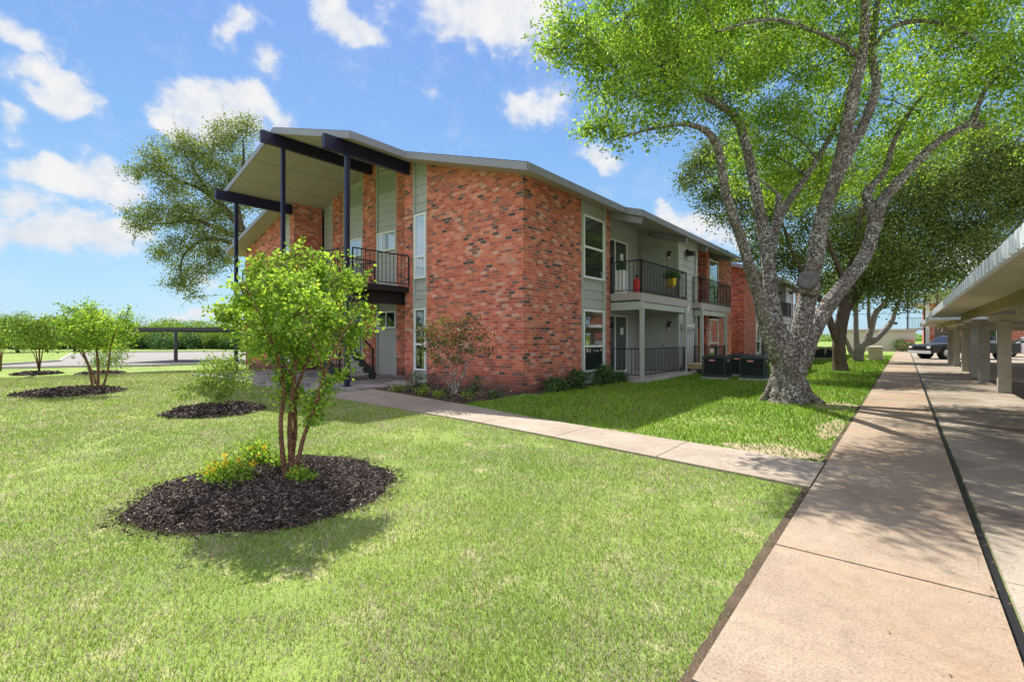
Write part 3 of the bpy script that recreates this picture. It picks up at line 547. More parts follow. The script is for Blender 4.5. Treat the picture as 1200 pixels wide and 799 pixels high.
# ------------------------------------------------------------------ apartment building
RX, SL, ZR = -15.3, .30, 7.95
def zt(x): return ZR-SL*abs(x-RX)
TK = .2
def build_apartment(y0, label, yend, brick='brick', full=True):
    R0 = empty('apartment_building', (RX, y0, 0), label, 'building', 'brick apartment buildings')
    br = M[brick]; zb = -.62
    def top(x): return zt(x)-TK+.04
    # brick walls: (x0,x1,ya,yb) blocks whose tops follow the roof
    w = MB()
    def fw(x0, x1, ya, yb, z0=zb, m=None):
        (m or w).add([(x0, ya, z0), (x1, ya, z0), (x1, yb, z0), (x0, yb, z0), (x0, ya, top(x0)), (x1, ya, top(x1)), (x1, yb, top(x1)), (x0, yb, top(x0))],
                     [(3, 2, 1, 0), (4, 5, 6, 7), (0, 1, 5, 4), (1, 2, 6, 5), (2, 3, 7, 6), (3, 0, 4, 7)])
    L = y0
    fw(-10.78, -7.2, L, L+.3); fw(-7.5, -7.202, L+.3, L+2.71); fw(-11.79, -11.44, L, L+1.2); fw(-7.5, -7.2, L+4.15, L+4.45)
    fw(-23.4, -19.82, L, L+.3); fw(-19.16, -18.81, L, L+1.2)
    for x0, x1 in ((-18.0, -17.24), (-15.87, -15.05), (-13.8, -13.0)):
        fw(x0, x1, L+1.2, L+1.5)
    fw(-8.02, -6.77, L+12.6, L+12.85); 
    # brick side of the rear part, with openings for its window strip
    fw(-7.05, -6.77, L+14.35, yend); fw(-7.05, -6.772, L+12.85, L+12.95)
    fw(-23.4, -6.772, yend-.3, yend-.002)
    fw(-23.4, -23.1, L+.3, yend-.3)
    w.build('brick_wall', br, R0)
    # lapped siding
    def lap_y(x0, x1, y, z0, z1f, dirn=-1):        # faces -y
        s = MB()
        z = z0; hmax = max(top(x0), top(x1)) if z1f is None else z1f
        while z < hmax-.01:
            zz = z+.26
            def cl(x, q): return min(q, (top(x) if z1f is None else z1f))
            if cl(x0, zz)-z < .005 and cl(x1, zz)-z < .005: break
            a0, a1 = max(cl(x0, zz), z), max(cl(x1, zz), z)
            s.add([(x0, y-.022, z), (x1, y-.022, z), (x1, y, a1), (x0, y, a0), (x0, y+.05, z), (x1, y+.05, z), (x1, y+.05, a1), (x0, y+.05, a0)],
                  [(0, 1, 2, 3), (4, 7, 6, 5), (0, 4, 5, 1), (3, 2, 6, 7), (0, 3, 7, 4), (1, 5, 6, 2)])
            z = zz
        s.build('siding_panel', M['siding'], R0)
    def lap_x(x, ya, yb, z0, z1):
        z = z0; s = MB()
        while z < z1-.01:
            zz = min(z+.26, z1)
            s.add([(x+.022, ya, z), (x+.022, yb, z), (x, yb, zz), (x, ya, zz), (x-.05, ya, z), (x-.05, yb, z), (x-.05, yb, zz), (x-.05, ya, zz)],
                  [(0, 1, 2, 3), (4, 7, 6, 5), (0, 4, 5, 1), (3, 2, 6, 7), (0, 3, 7, 4), (1, 5, 6, 2)])
            z = zz
        s.build('siding_panel', M['siding'], R0)
    for x0, x1 in ((-11.44, -10.78), (-19.82, -19.16)): lap_y(x0, x1, L+.1, -.1, None)
    for x0, x1 in ((-18.81, -18.0), (-17.24, -15.87), (-15.05, -13.8), (-13.0, -11.79)): lap_y(x0, x1, L+1.3, -.1, None)
    lap_x(-7.27, L+2.71, L+4.15, -.1, top(-7.27))
    lap_x(-8.02, L+4.45, L+8.4, -.1, top(-8.02)); lap_y(-8.02, -6.48, L+8.4, -.1, None); lap_x(-6.48, L+8.42, L+10.35, -.1, top(-6.48))
    lap_x(-8.02, L+10.4, L+12.6, -.1, top(-8.02))
    class Trim:
        def box(s_, *a): MB().box(*a).build('trim_board', M['greybeam'], R0)
    c = Trim(); ct_ = top(-6.48)-.01                # corner boards and window-bay frame boards
    c.box(-6.53, -6.44, L+8.35, L+8.44, -.1, ct_); c.box(-6.53, -6.44, L+10.33, L+10.42, -.1, ct_)
    c.box(-7.25, -7.17, L+2.713, L+2.78, -.1, top(-7.2)-.02); c.box(-7.25, -7.17, L+4.08, L+4.147, -.1, top(-7.2)-.02)
    for x in (-11.437, -10.843): c.box(x, x+.06, L+.02, L+.12, -.1, top(x)-.03)
    for x in (-19.817, -19.225): c.box(x, x+.06, L+.02, L+.12, -.1, top(x)-.05)
    for x in (-18.06, -17.237, -15.93, -15.047, -13.86, -12.997): c.box(x, x+.055, L+1.22, L+1.32, -.1, top(x)-.05)
    c.box(-8.0, -6.53, L+8.28, L+8.37, 2.3, 2.5)
    # inner core so nothing shows through
    k = MB(); k.prism([(-18.7, -.2), (-11.9, -.2), (-11.9, top(-11.9)-.02), (RX, top(RX)-.03), (-18.7, top(-18.7)-.02)], 'y', L+1.4, L+3); k.build('inner_wall', M['siding'], R0)
    # roof
    ov = .6; xe0, xe1 = -24.0, -6.6; rf = MB()
    def slab(xa, xb, ya, yb, d0, d1, m): # strip of one slope between xa and xb
        m.add([(xa, ya, zt(xa)-d1), (xb, ya, zt(xb)-d1), (xb, yb, zt(xb)-d1), (xa, yb, zt(xa)-d1), (xa, ya, zt(xa)-d0), (xb, ya, zt(xb)-d0), (xb, yb, zt(xb)-d0), (xa, yb, zt(xa)-d0)],
              [(3, 2, 1, 0), (4, 5, 6, 7), (0, 1, 5, 4), (1, 2, 6, 5), (2, 3, 7, 6), (3, 0, 4, 7)])
    yf, yc, yr = L-ov, L-2.35, yend+.35
    zones = [(xe0, RX, yf, yr), (RX, xe1, yf, yr), (-19.6, RX, yc, yf), (RX, -11.0, yc, yf), (xe1, -6.05, L+4.3, yend-.5), (-24.55, xe0, L+4.3, yend-.5)]
    for z in zones: slab(*z, 0, .04, rf)
    roof = rf.build('roof', M['shingle'], R0)
    so = MB()
    for z in zones: slab(*z, .043, TK, so)
    so.build('soffit', M['soffit'], roof)
    fa = MB(); e = .03; hh = .205
    def fas(x0, ya, x1, yb):
        n = Vector((yb-ya, -(x1-x0), 0)).normalized()*e
        q = [(x0, ya), (x1, yb), (x1+n.x, yb+n.y), (x0+n.x, ya+n.y)]; zz = [zt(x0), zt(x1), zt(x1), zt(x0)]
        fa.hexa([(p[0], p[1], z-hh) for p, z in zip(q[::-1], zz[::-1])], [(p[0], p[1], z-.022) for p, z in zip(q[::-1], zz[::-1])])
    for a in ((-11.0, yf, xe1, yf), (xe1, yf, xe1, L+4.3), (xe1, L+4.3, -6.05, L+4.3), (-6.05, L+4.3, -6.05, yend-.5), (-11.0, yc, -11.0, yf), (RX, yc, -11.0, yc), (-19.6, yc, RX, yc), (-19.6, yf, -19.6, yc), (xe0, yf, -19.6, yf), (xe0, L+4.3, xe0, yf), (-6.05, yend-.5, xe1, yend-.5), (xe1, yend-.5, xe1, yr), (xe1, yr, RX, yr), (RX, yr, xe0, yr)): fas(*a)
    fa.build('fascia', M['fascia'], roof)
    bt = MB()                                      # seams of the soffit panels under the entrance roof
    for y in np.arange(yc+1.2, L+1.2, 1.2):
        for xa, xb in ((-19.55, RX), (RX, -11.05)): bt.bar((xa, y, zt(xa)-TK-.001), (xb, y, zt(xb)-TK-.001), .018, .008)
    for x in (-18.0, -16.8, -13.8, -12.6): bt.bar((x, yc+.05, zt(x)-TK-.002), (x, L+1.2, zt(x)-TK-.002), .018, .008)
    bt.build('panel_seam', M['fascia'], roof)
    # projecting entrance beams and posts
    for x in (-11.62, RX, -18.98):
        m = MB(); zz = zt(x)-TK-.02; m.box(x-.07, x+.07, L-2.75, L+1.18 if x == RX else L-.003 if x > RX else L+1.18, zz-.36, zz); m.build('beam', M['navy'], R0)
        m = MB(); m.box(x-.055, x+.055, L-2.12, L-2.01, .03, zz-.36); m.box(x-.1, x+.1, L-2.16, L-1.97, .03, .045); m.build('post', M['navy'], R0)
    # outrigger beams over balconies
    for yy in (L+4.42, L+8.3, L+10.6, L+13.9):
        m = MB(); m.bar((-7.45, yy, zt(-7.45)-TK-.12), (-6.13, yy, zt(-6.13)-TK-.12), .12, .2); m.build('outrigger', M['fascia'], R0)
    # windows
    def win_y(x0, x1, y, z0, z1, split=None, glass='glass', vsplit=None):
        f = MB(); t = .055
        f.box(x0, x0+t, y-.05, y+.03, z0, z1); f.box(x1-t, x1, y-.05, y+.03, z0, z1); f.box(x0+t, x1-t, y-.05, y+.03, z0, z0+t); f.box(x0+t, x1-t, y-.05, y+.03, z1-t, z1)
        if split: f.box(x0+t, x1-t, y-.045, y+.03, split-.03, split+.03)
        if vsplit: f.box(vsplit-.025, vsplit+.025, y-.045, y+.03, z0+t, z1-t)
        o = f.build('window', M['white'], R0); p = MB(); p.box(x0+.02, x1-.02, y-.022, y+.0, z0+.02, z1-.02); p.build('pane', M[glass], o)
    def win_x(ya, yb, x, z0, z1, split=None, glass='glass', vsplit=None, nm='window'):
        f = MB(); t = .06
        f.box(x-.03, x+.05, ya, ya+t, z0, z1); f.box(x-.03, x+.05, yb-t, yb, z0, z1); f.box(x-.03, x+.05, ya+t, yb-t, z0, z0+t); f.box(x-.03, x+.05, ya+t, yb-t, z1-t, z1)
        if split: f.box(x-.03, x+.045, ya+t, yb-t, split-.03, split+.03)
        if vsplit: f.box(x-.03, x+.045, vsplit-.03, vsplit+.03, z0+t, z1-t)
        o = f.build(nm, M['white'], R0); p = MB(); p.box(x-.002, x+.022, ya+.02, yb-.02, z0+.02, z1-.02); p.build('pane', M[glass], o); return o
    for x0, x1 in ((-11.37, -10.85), (-19.75, -19.24)):
        win_y(x0, x1, L+.06, 3.10, 5.02, 3.75, 'blind'); win_y(x0, x1, L+.06, .37, 2.22, 1.15)
    for x0, x1 in ((-14.98, -13.88), (-17.15, -15.95)):
        win_y(x0, x1, L+1.26, 4.46, 5.15, None, 'blind', x0+.3); win_y(x0, x1, L+1.26, 1.67, 2.29, None, 'glass', (x0+x1)/2)
    win_x(L+2.8, L+4.03, -7.21, 3.09, 4.93, 4.0); win_x(L+2.8, L+4.03, -7.21, .33, 2.17, 1.09)
    # sliding doors on both balconies, windows in the rear brick
    for z in (.1, 2.78):
        o = win_x(L+5.25, L+7.2, -7.98, z, z+2.05, None, 'glass', L+6.25, 'sliding_door')
        f = MB(); f.box(-7.955, -7.94, L+6.65, L+6.88, z+1.35, z+1.6); f.build('paper_notice', M['white'], o)
        win_x(L+12.99, L+14.31, -6.80, z+.1, z+2.1, z+1.0)
    # gable vents
    for x0, x1 in ((-14.98, -13.88), (-17.15, -15.95)):
        m = MB(); zl = min(top(x0), top(x1))-.1
        for i in range(8): m.bar((x0, L+1.24, zl-.06-i*.085), (x1, L+1.24, zl-.06-i*.085), .05, .02, (0, -.7, .7))
        m.build('vent', M['greybeam'], R0)
    # wall panels: storage doors and lamps in the balcony returns
    for z in (.1, 2.72):
        m = MB(); m.box(-7.9, -6.95, L+8.33, L+8.365, z+.02, z+2.0); d = m.build('storage_door', M['greybeam'], R0); k = MB(); k.lathe((-7.03, L+8.31, z+.95), [(.025, -.02), (.03, 0), (.025, .02)], 8); k.build('handle', M['black'], d)
        m = MB(); m.box(-6.83, -6.73, L+8.3, L+8.37, z+1.78, z+1.84); m.lathe((-6.78, L+8.24, z+1.68), [(.05, -.06), (.06, .06), (.03, .1)], 10); lm = m.build('wall_lamp', M['black'], R0); k = MB(); k.lathe((-6.78, L+8.24, z+1.58), [(.03, -.03), (.045, .04)], 10); k.build('lamp_glass', M['lampglass'], lm)
    # balconies on the side
    def rail(mb, p, q, z0, z1, n=None, d=.115):
        p, q = Vector(p), Vector(q); ln = (q-p).length; n = max(2, int(ln/d))
        mb.bar((p.x, p.y, z1), (q.x, q.y, z1), .045, .03); mb.bar((p.x, p.y, z0), (q.x, q.y, z0), .03, .025)
        for i in range(n+1):
            c = p+(q-p)*i/n; w_ = .014 if i not in (0, n) else .03
            mb.box(c.x-w_/2, c.x+w_/2, c.y-w_/2, c.y+w_/2, z0-.05 if i in (0, n) else z0, z1)
    for (ya, yb, xb, pa, pb) in ((L+4.45, L+8.32, -8.0, L+4.52, L+8.22), (L+9.9, L+14.0, -6.77, L+10.05, L+13.25)):
        if xb == -6.77: dk = [(-8.0, -6.2, L+10.43, L+12.59), (-6.46, -6.2, ya, L+10.43), (-6.76, -6.2, L+12.59, yb)]
        else: dk = [(-8.0, -6.2, ya, L+8.36), (-6.43, -6.2, L+8.36, L+8.4)]
        m = MB()
        for q in dk: m.box(q[0], q[1], q[2], q[3], 2.6, 2.72)
        bal = m.build('balcony', M['greybeam'], R0)
        m = MB(); m.box(-6.197, -6.13, ya, yb, 2.45, 2.715); m.box(-7.16 if xb != -6.77 else -6.74, -6.197, ya-.03, ya, 2.5, 2.715); m.box(-6.7, -6.197, yb, yb+.03, 2.5, 2.715) if xb == -6.77 else None
        m.build('rim_board', M['soffit'], bal)
        m = MB(); m.box(-8.0 if xb != -6.77 else -6.45, -6.11, ya-.045, ya-.003, 2.722, 2.765) if False else m.box(-6.19, -6.11, ya-.04, yb+.02, 2.722, 2.76); m.build('floor_edge', M['black'], bal)
        m = MB(); m.box(-7.18 if xb != -6.77 else -6.44, -6.1, pa-.07, pa+.07, 2.2, 2.44); m.box(-6.43, -6.1, pb-.07, pb+.07, 2.2, 2.44); m.box(-6.26, -6.16, pa+.07, pb-.07, 2.24, 2.43); m.build('joist', M['greybeam'], bal)
        m = MB(); rail(m, (-6.16, ya, 0), (-6.16, yb, 0), 2.8, 3.70); rail(m, (-7.16 if xb != -6.77 else -6.44, ya, 0), (-6.16, ya, 0), 2.8, 3.70); rail(m, (-6.72, yb, 0) if xb == -6.77 else (-6.42, yb, 0), (-6.16, yb, 0), 2.8, 3.7); m.build('railing', M['black'], bal)
        for y in (pa, pb):
            m = MB(); m.box(-6.215, -6.105, y-.055, y+.055, .1, 2.198); m.build('post', M['greybeam'], R0)
        m = MB(); rail(m, (-6.16, pa+.08, 0), (-6.16, pb-.08, 0), .2, 1.0); m.build('railing', M['black'], R0); m = MB(); rail(m, (-7.15 if xb != -6.77 else -6.44, pa, 0), (-6.24, pa, 0), .2, 1.0); m.build('railing', M['black'], R0)
    m = MB(); m.box(-7.98, -6.0, L+4.46, L+8.34, -.3, .1); m.box(-6.42, -6.0, L+8.34, L+10.45, -.3, .098); m.box(-7.98, -6.0, L+10.45, L+12.58, -.3, .1); m.box(-6.76, -6.0, L+12.58, L+14.2, -.3, .1); m.build('patio_slab', M['kerb'], R0)
    # electric meters, conduits, floodlight on the projecting closet
    m = MB(); m.box(-6.44, -6.33, L+8.6, L+9.35, 1.66, 1.86); m.box(-6.44, -6.36, L+9.42, L+9.9, 1.70, 1.88); o = m.build('meter_box', M['metal'], R0)
    for i in range(4):
        k = MB(); y = L+8.7+i*.18; k.tube([(-6.33, y, 1.76), (-6.27, y, 1.76)], [.06, .055], 12); k.build('meter', M['lampglass'], o)
    for i in range(5):
        k = MB(); y = L+8.66+i*.27; k.tube([(-6.4, y, .2), (-6.4, y, 1.68)], [.022, .022], 8); k.build('conduit', M['metal'], R0)
    k = MB(); k.tube([(-6.42, L+10.15, .15), (-6.42, L+10.15, 4.7)], [.03, .03], 8); k.build('downpipe', M['metal'], R0)
    k = MB(); k.box(-6.44, -6.36, L+9.1, L+9.25, 4.55, 4.7); k.box(-6.37, -6.15, L+8.98, L+9.3, 4.42, 4.6); k.build('floodlight', M['black'], R0)
    k = MB(); k.box(-6.36, -6.16, L+9.0, L+9.28, 4.4, 4.417); k.build('floodlight_lens', M['lampglass'], R0)
    k = MB(); k.box(-6.44, -6.40, L+9.2, L+9.32, 2.35, 2.55); k.build('junction_box', M['white'], R0)
    k = MB(); k.lathe((-14.3, L-.6, zt(-14.3)-TK-.03), [(.09, -.05), (.11, 0), (.1, .03)], 14); k.build('soffit_lamp', M['lampglass'], R0)
    # entrance landing, its railings and the stair
    m = MB()
    for q in ((-13.2, -11.6, L-2.0, L-.03), (-13.2, -11.83, L-.03, L+1.2), (-18.75, -13.2, L+.0, L+1.2), (-18.75, -16.9, L-1.9, L)): m.box(*q, 2.76, 2.86)
    ld = m.build('landing', M['kerb'], R0)
    m = MB(); m.box(-11.6, -11.56, L-2.04, L-.03, 2.70, 2.87); m.box(-13.24, -11.56, L-2.08, L-2.04, 2.70, 2.87); m.box(-12.0, -11.86, L-1.75, L+1.15, 2.36, 2.755); m.box(-16.9, -13.24, L-.06, L-.02, 2.70, 2.87); m.box(-18.8, -16.86, L-1.97, L-1.9, 2.7, 2.87); m.box(-12.9, -12.76, L-1.75, L+1.15, 2.42, 2.755); m.box(-18.7, -18.56, L-1.8, L+1.15, 2.36, 2.755); m.build('steel_channel', M['black'], ld)
    m = MB(); rail(m, (-11.58, L-1.92, 0), (-11.58, L-.03, 0), 2.95, 3.80, d=.13); rail(m, (-13.22, L-2.06, 0), (-11.7, L-2.06, 0), 2.95, 3.80, d=.13); rail(m, (-13.22, L-2.0, 0), (-13.22, L-.1, 0), 2.95, 3.80, d=.13); rail(m, (-16.8, L-.04, 0), (-13.3, L-.04, 0), 2.95, 3.80, d=.13); rail(m, (-18.75, L-1.93, 0), (-16.9, L-1.93, 0), 2.95, 3.8, d=.13); m.build('railing', M['black'], ld)
    nst = 15; rise = (2.86-.03)/nst; run = .265; xs_ = -13.1; y1, y2 = L-1.5, L-.35
    m = MB()
    for i in range(1, nst): m.box(xs_-run*i-.02, xs_-run*i+.27, y1+.05, y2-.05, .03+rise*i-.05, .03+rise*i)
    st = MB()
    for y in (y1, y2): st.bar((xs_+.25, y, .08), (xs_-run*nst, y, 2.75), .05, .26)
    sto = st.build('staircase', M['black'], R0); m.build('tread', M['kerb'], sto)
    m = MB()
    for y in (y1, y2):
        m.bar((xs_+.15, y, .98), (xs_-run*nst, y, 3.75), .04, .04); m.box(xs_+.13, xs_+.18, y-.025, y+.025, .03, .98)
        for i in range(0, nst): m.box(xs_-run*i-.007, xs_-run*i+.007, y-.007, y+.007, .03+rise*i, 1.06+(2.77/(nst+.57))*i)
    m.build('handrail', M['black'], sto)
    return R0
build_apartment(9.2, 'near two-storey brick apartment building with a beamed entrance roof and side balconies', 25.7)
build_apartment(30.0, 'second brick apartment building, behind the near one and the speckled tree', 46.5, 'brick_red')
# ------------------------------------------------------------------ things at the building
root = empty('deck_step', (-5.9, 18.2, 0), 'small raised wooden deck under the electric meters', 'deck')
m = MB()
for i in range(8): m.box(-6.38+i*.13, -6.38+i*.13+.12, 17.75, 19.2, .33, .365)
m.build('board', M['wood'], root); m = MB(); m.box(-6.38, -5.35, 17.75, 17.79, .2, .328); m.box(-5.39, -5.35, 17.79, 19.2, .2, .328); m.build('rim', M['wood'], root)
m = MB()
for x, y in ((-6.0, 17.9), (-5.6, 17.9), (-5.6, 19.0), (-6.3, 19.0)): m.lathe((x, y, 0), [(.12, -.02), (.12, .19)], 12)
m.build('pier', M['kerb'], root)
def ac_unit():
    r_ = empty('air_conditioner', (0, 0, 0), 'x', 'air conditioner', 'air conditioners on the lawn')
    m = MB(); h = .36
    m.box(-h, h, -h, h, .06, .14); m.box(-h, h, -h, h, .68, .74)
    for sx in (-1, 1):
        for sy in (-1, 1): m.box(sx*h-.03*(sx > 0), sx*h+.03*(sx < 0), sy*h-.03*(sy > 0), sy*h+.03*(sy < 0), .14, .68)
    for i in range(11):
        z = .165+i*.048
        for s in (-1, 1):
            m.bar((-h+.03, s*(h-.015), z), (h-.03, s*(h-.015), z), .022, .012, (0, s*.6, .8)); m.bar((s*(h-.015), -h+.03, z), (s*(h-.015), h-.03, z), .022, .012, (s*.6, 0, .8))
    m.build('casing', M['acgrey'], r_, local=True)
    m = MB(); m.box(-h+.05, h-.05, -h+.05, h-.05, .1, .66); m.build('coil', M['acdark'], r_, local=True)
    m = MB()
    for i in range(7): rr_ = .06+i*.04; m.tube([(rr_*math.cos(a), rr_*math.sin(a), .755) for a in np.linspace(0, 2*math.pi, 21)], [.005]*21, 4, 0, False)
    m.build('fan_grille', M['black'], r_, local=True)
    m = MB(); m.box(-.13, .05, -h-.012, -h-.002, .58, .635); m.box(h+.002, h+.012, -.13, .05, .58, .635); m.build('badge', M['redlabel'], r_, local=True)
    m = MB(); m.box(-.38, .38, -.38, .38, -.03, .06); m.build('pad', M['kerb'], r_, local=True); return r_
ac = ac_unit()
spots = [(-4.78, 16.45, 'front air conditioner beside the small wooden deck'), (-4.5, 18.25, 'middle air conditioner, set back between the two front ones'), (-3.72, 16.75, 'front air conditioner close to the speckled trunk'),
         (-4.2, 35.6, 'far air conditioner, left of the pair seen between trunks'), (-3.45, 35.7, 'far air conditioner, right of the pair seen between trunks')]
for i, (x, y, lb) in enumerate(spots):
    o = ac if i == 0 else copy_tree(ac); o.location = (x, y, 0); o.rotation_euler.z = random.uniform(-.06, .06); o['label'] = lb
# pots and balcony things
root = empty('potted_plant', (-6.2, 16.9, 3.4), 'yellow pot of leafy green plant at the upper balcony railing', 'potted plant')
m = MB(); m.lathe((-6.28, 16.4, 3.12), [(.10, 0), (.145, .05), (.165, .26), (.175, .28), (.15, .285)], 18); m.build('pot', M['yellow'], root)
m = MB(); C = np.array([-6.28, 16.4, 3.5])+rng.normal(size=(700, 3))*np.array([.13, .13, .07]); leaves(m, C, .06); m.build('foliage', M['leaf_dark'], root)
m = MB(); m.box(-6.5, -6.2, 16.25, 16.55, 3.08, 3.11)
for x, y in ((-6.48, 16.27), (-6.24, 16.27), (-6.48, 16.52), (-6.24, 16.52)): m.box(x, x+.02, y, y+.02, 2.72, 3.08)
m.build('pot_stand', M['wood'], root)
root = empty('planter_box', (-7.0, 13.95, 2.72), 'tall white planter with a small plant on the upper balcony corner', 'planter')
m = MB(); m.prism([(-7.05, 13.75), (-6.8, 13.75), (-6.8, 14.0), (-7.05, 14.0)], 'z', 2.725, 3.42); m.prism([(-7.07, 13.73), (-6.78, 13.73), (-6.78, 14.02), (-7.07, 14.02)], 'z', 3.42, 3.46); m.build('box', M['white'], root)
m = MB(); C = np.array([-6.92, 13.88, 3.6])+rng.normal(size=(300, 3))*np.array([.08, .08, .08]); leaves(m, C, .06); m.build('foliage', M['leaf_dark'], root)
root = empty('red_lantern', (-6.62, 14.3, 2.72), 'red cylinder standing on the upper balcony beside the white planter', 'canister')
m = MB(); m.lathe((-6.6, 14.3, 2.725), [(.09, 0), (.1, .03), (.1, .42), (.06, .5), (.03, .55)], 14); m.build('body', M['red'], root); m = MB(); m.lathe((-6.6, 14.3, 3.275), [(.03, 0), (.04, .02), (.04, .06), (.015, .08)], 10); m.build('cap', M['black'], root)
# planting bed along the front wall
m = MB(); bedp = [(-10.7, 7.36), (-8.9, 7.15), (-7.0, 7.0), (-7.05, 8.0), (-7.2, 9.1), (-7.25, 9.17), (-10.72, 9.17)]
m.prism(bedp, 'z', -.1, .0); root = empty('planting_bed', (-8.5, 8, 0), 'dark mulched planting bed along the front brick wall', 'planting bed'); m.build('soil', M['soil'], root)
n = 2600; C = np.stack([rng.uniform(-10.68, -7.08, n), rng.uniform(0, 1, n), rng.uniform(.0, .02, n)], 1); lo_ = np.interp(C[:, 0], [-10.7, -8.9, -6.35], [7.4, 7.2, 7.0]); C[:, 1] = lo_+C[:, 1]*(9.12-lo_)
m = MB(); leaves(m, C, .05); m.build('wood_chips', M['mulch'], root)
m = MB(); m.prism([(-7.17, 9.22), (-6.78, 9.3), (-6.75, 13.5), (-7.17, 13.5)], 'z', -.1, -.002); root = empty('planting_bed', (-6.8, 11, 0), 'narrow planting bed along the side brick wall', 'planting bed'); m.build('soil', M['soil'], root)
tq = 9.75
st = G(531, 461)
stems = [S([(531, 462, tq), (528, 445, tq), (518, 425, tq), (505, 405, tq)], [.022, .016, .01, .004]), S([(533, 462, tq), (534, 440, tq), (536, 410, tq), (538, 385, tq)], [.02, .014, .009, .003]), S([(534, 462, tq), (540, 445, tq), (550, 425, tq), (562, 405, tq)], [.02, .014, .009, .003]), S([(532, 462, tq), (524, 448, tq), (512, 438, tq)], [.014, .01, .004]), S([(533, 455, tq), (528, 425, tq), (520, 395, tq), (514, 385, tq)], [.014, .01, .007, .003]), S([(534, 455, tq), (545, 430, tq), (553, 400, tq), (556, 380, tq)], [.014, .01, .007, .003])]
bl = [(505, 395, 16, tq), (520, 385, 14, tq), (538, 385, 14, tq), (555, 380, 11, tq), (562, 400, 11, tq), (545, 402, 15, tq+.2), (520, 405, 16, tq-.2), (500, 412, 9, tq), (535, 420, 12, tq), (512, 425, 7, tq), (570, 408, 7, tq), (498, 385, 8, tq)]
tree('crape_myrtle', 'sparse bush with bare grey stems and reddish green leaves against the front brick wall', 'shrub', st, stems, [B(*q) for q in bl], M['bark_pale'], M['leaf_red'], .055, 38, 26, twig=.005, spread=.08, nside=6)
for px, py, r, h, lf_, lb in ((488, 461, 12, 26, 'leaf_dark', 'dark upright shrub below the narrow front window'), (466, 459, 9, 8, 'leaf_lime', 'small green tuft at the left end of the front bed'), (497, 463, 11, 9, 'leaf_elm', 'small green tuft below the narrow front window'), (517, 466, 10, 8, 'leaf_lime', 'small lime tuft left of the bare-stemmed bush'), (559, 466, 10, 24, 'leaf_dark', 'dark upright shrub right of the bare-stemmed bush'), (546, 470, 8, 13, 'leaf_lime', 'small lime tuft right of the bare-stemmed bush'), (578, 466, 10, 9, 'leaf_dark', 'low dark tuft near the brick corner')):
    g = G(px, py); t = -g[0]*ST+g[1]*CT; c = P(px, py-h*.55, t); rm = r/F*t; hm = h/F*t*.5
    bush('bed_shrub', lb, (g[0], g[1], 0), [(c, (rm, rm, hm)), ((c[0]+rm*.3, c[1]-rm*.3, c[2]+hm*.3), (rm*.6, rm*.6, hm*.6))], lf_, .05, 75, 14, .05, nst=4, group='shrubs in the front planting bed')
for x, y, r, h, lb in ((-6.75, 9.95, .22, .32, 'first low shrub from the brick corner on the side wall'), (-6.75, 10.9, .24, .42, 'second low shrub from the corner on the side wall'), (-6.72, 12.3, .3, .5, 'bushy shrub below the side windows'), (-6.7, 13.3, .2, .25, 'small shrub at the pier beside the balcony')):
    bush('wall_shrub', lb, (x, y, 0), [((x, y, h*.5), (r*1.2, r*1.3, h*.6)), ((x+.05, y+.12, h*.65), (r*.7, r*.7, h*.5))], 'leaf_dark', .06, 120, 26, .05, nst=5, group='shrubs along the side wall')
# ------------------------------------------------------------------ carports
def carport(y0, y1, zb, posts, label, x0=.70, x1=6.3, px_=1.88, posts2=5.3):
    R0 = empty('carport', (px_, (y0+y1)/2, 0), label, 'carport', 'carports beside the sidewalk')
    m = MB(); rib = .3; n = int((y1-y0)/rib); prof = []
    for i in range(n+1):
        y = y0+(y1-y0)*i/n
        prof += [(y, zb+.085), (y+.03, zb+.14), (y+.12, zb+.14), (y+.15, zb+.085)] if i < n else [(y, zb+.085)]
    V = [(x0+.02, y, z) for y, z in prof]+[(x1-.02, y, z+.05) for y, z in prof]; k = len(prof)
    m.add(V, [(i, i+1, i+1+k, i+k) for i in range(k-1)]); m.build('roof_deck', M['deck'], R0)
    m = MB(); m.box(x0-.02, x0+.02, y0, y1, zb, zb+.17); m.box(x1-.02, x1+.02, y0, y1, zb+.04, zb+.22)
    m.box(x0-.02, x1+.02, y0-.03, y0, zb, zb+.2); m.box(x0-.02, x1+.02, y1, y1+.03, zb, zb+.2)
    for y in np.arange(y0+.15, y1, .3): m.box(x0-.034, x0-.0205, y-.045, y+.045, zb+.012, zb+.158)
    m.build('fascia', M['roofedge'], R0)
    m = MB(); m.box(x0+.75, x0+.86, y0+.05, y1-.05, zb-.12, zb+.095); m.box(5.9, 6.0, y0+.05, y1-.05, zb-.1, zb+.1); m.box(3.4, 3.5, y0+.05, y1-.05, zb-.1, zb+.1); m.build('purlin', M['purlin'], R0)
    for y in posts:
        m = MB(); m.box(x0+.9, x1-.3, y-.06, y+.06, zb-.28, zb-.125); m.build('crossbeam', M['beige'], R0)
        for x in (px_, posts2):
            m = MB(); a = .115; m.hexa([(x-a, y-a, -.1), (x+a, y-a, -.1), (x+a, y+a, -.1), (x-a, y+a, -.1)], [(x-a, y-a, zb-.282), (x+a, y-a, zb-.282), (x+a, y+a, zb-.282), (x-a, y+a, zb-.282)]); m.build('post', M['postc'], R0)
carport(4.0, 21.9, 2.03, [8.9, 12.75, 16.65, 20.4], 'near flat-roofed carport with ribbed ceiling at the right edge')
carport(22.5, 37.0, 1.96, [22.95, 26.2, 30.4, 34.3], 'second flat-roofed carport, behind the near one', x1=6.1)
g0 = G(206, 424.5); t = -g0[0]*ST+g0[1]*CT
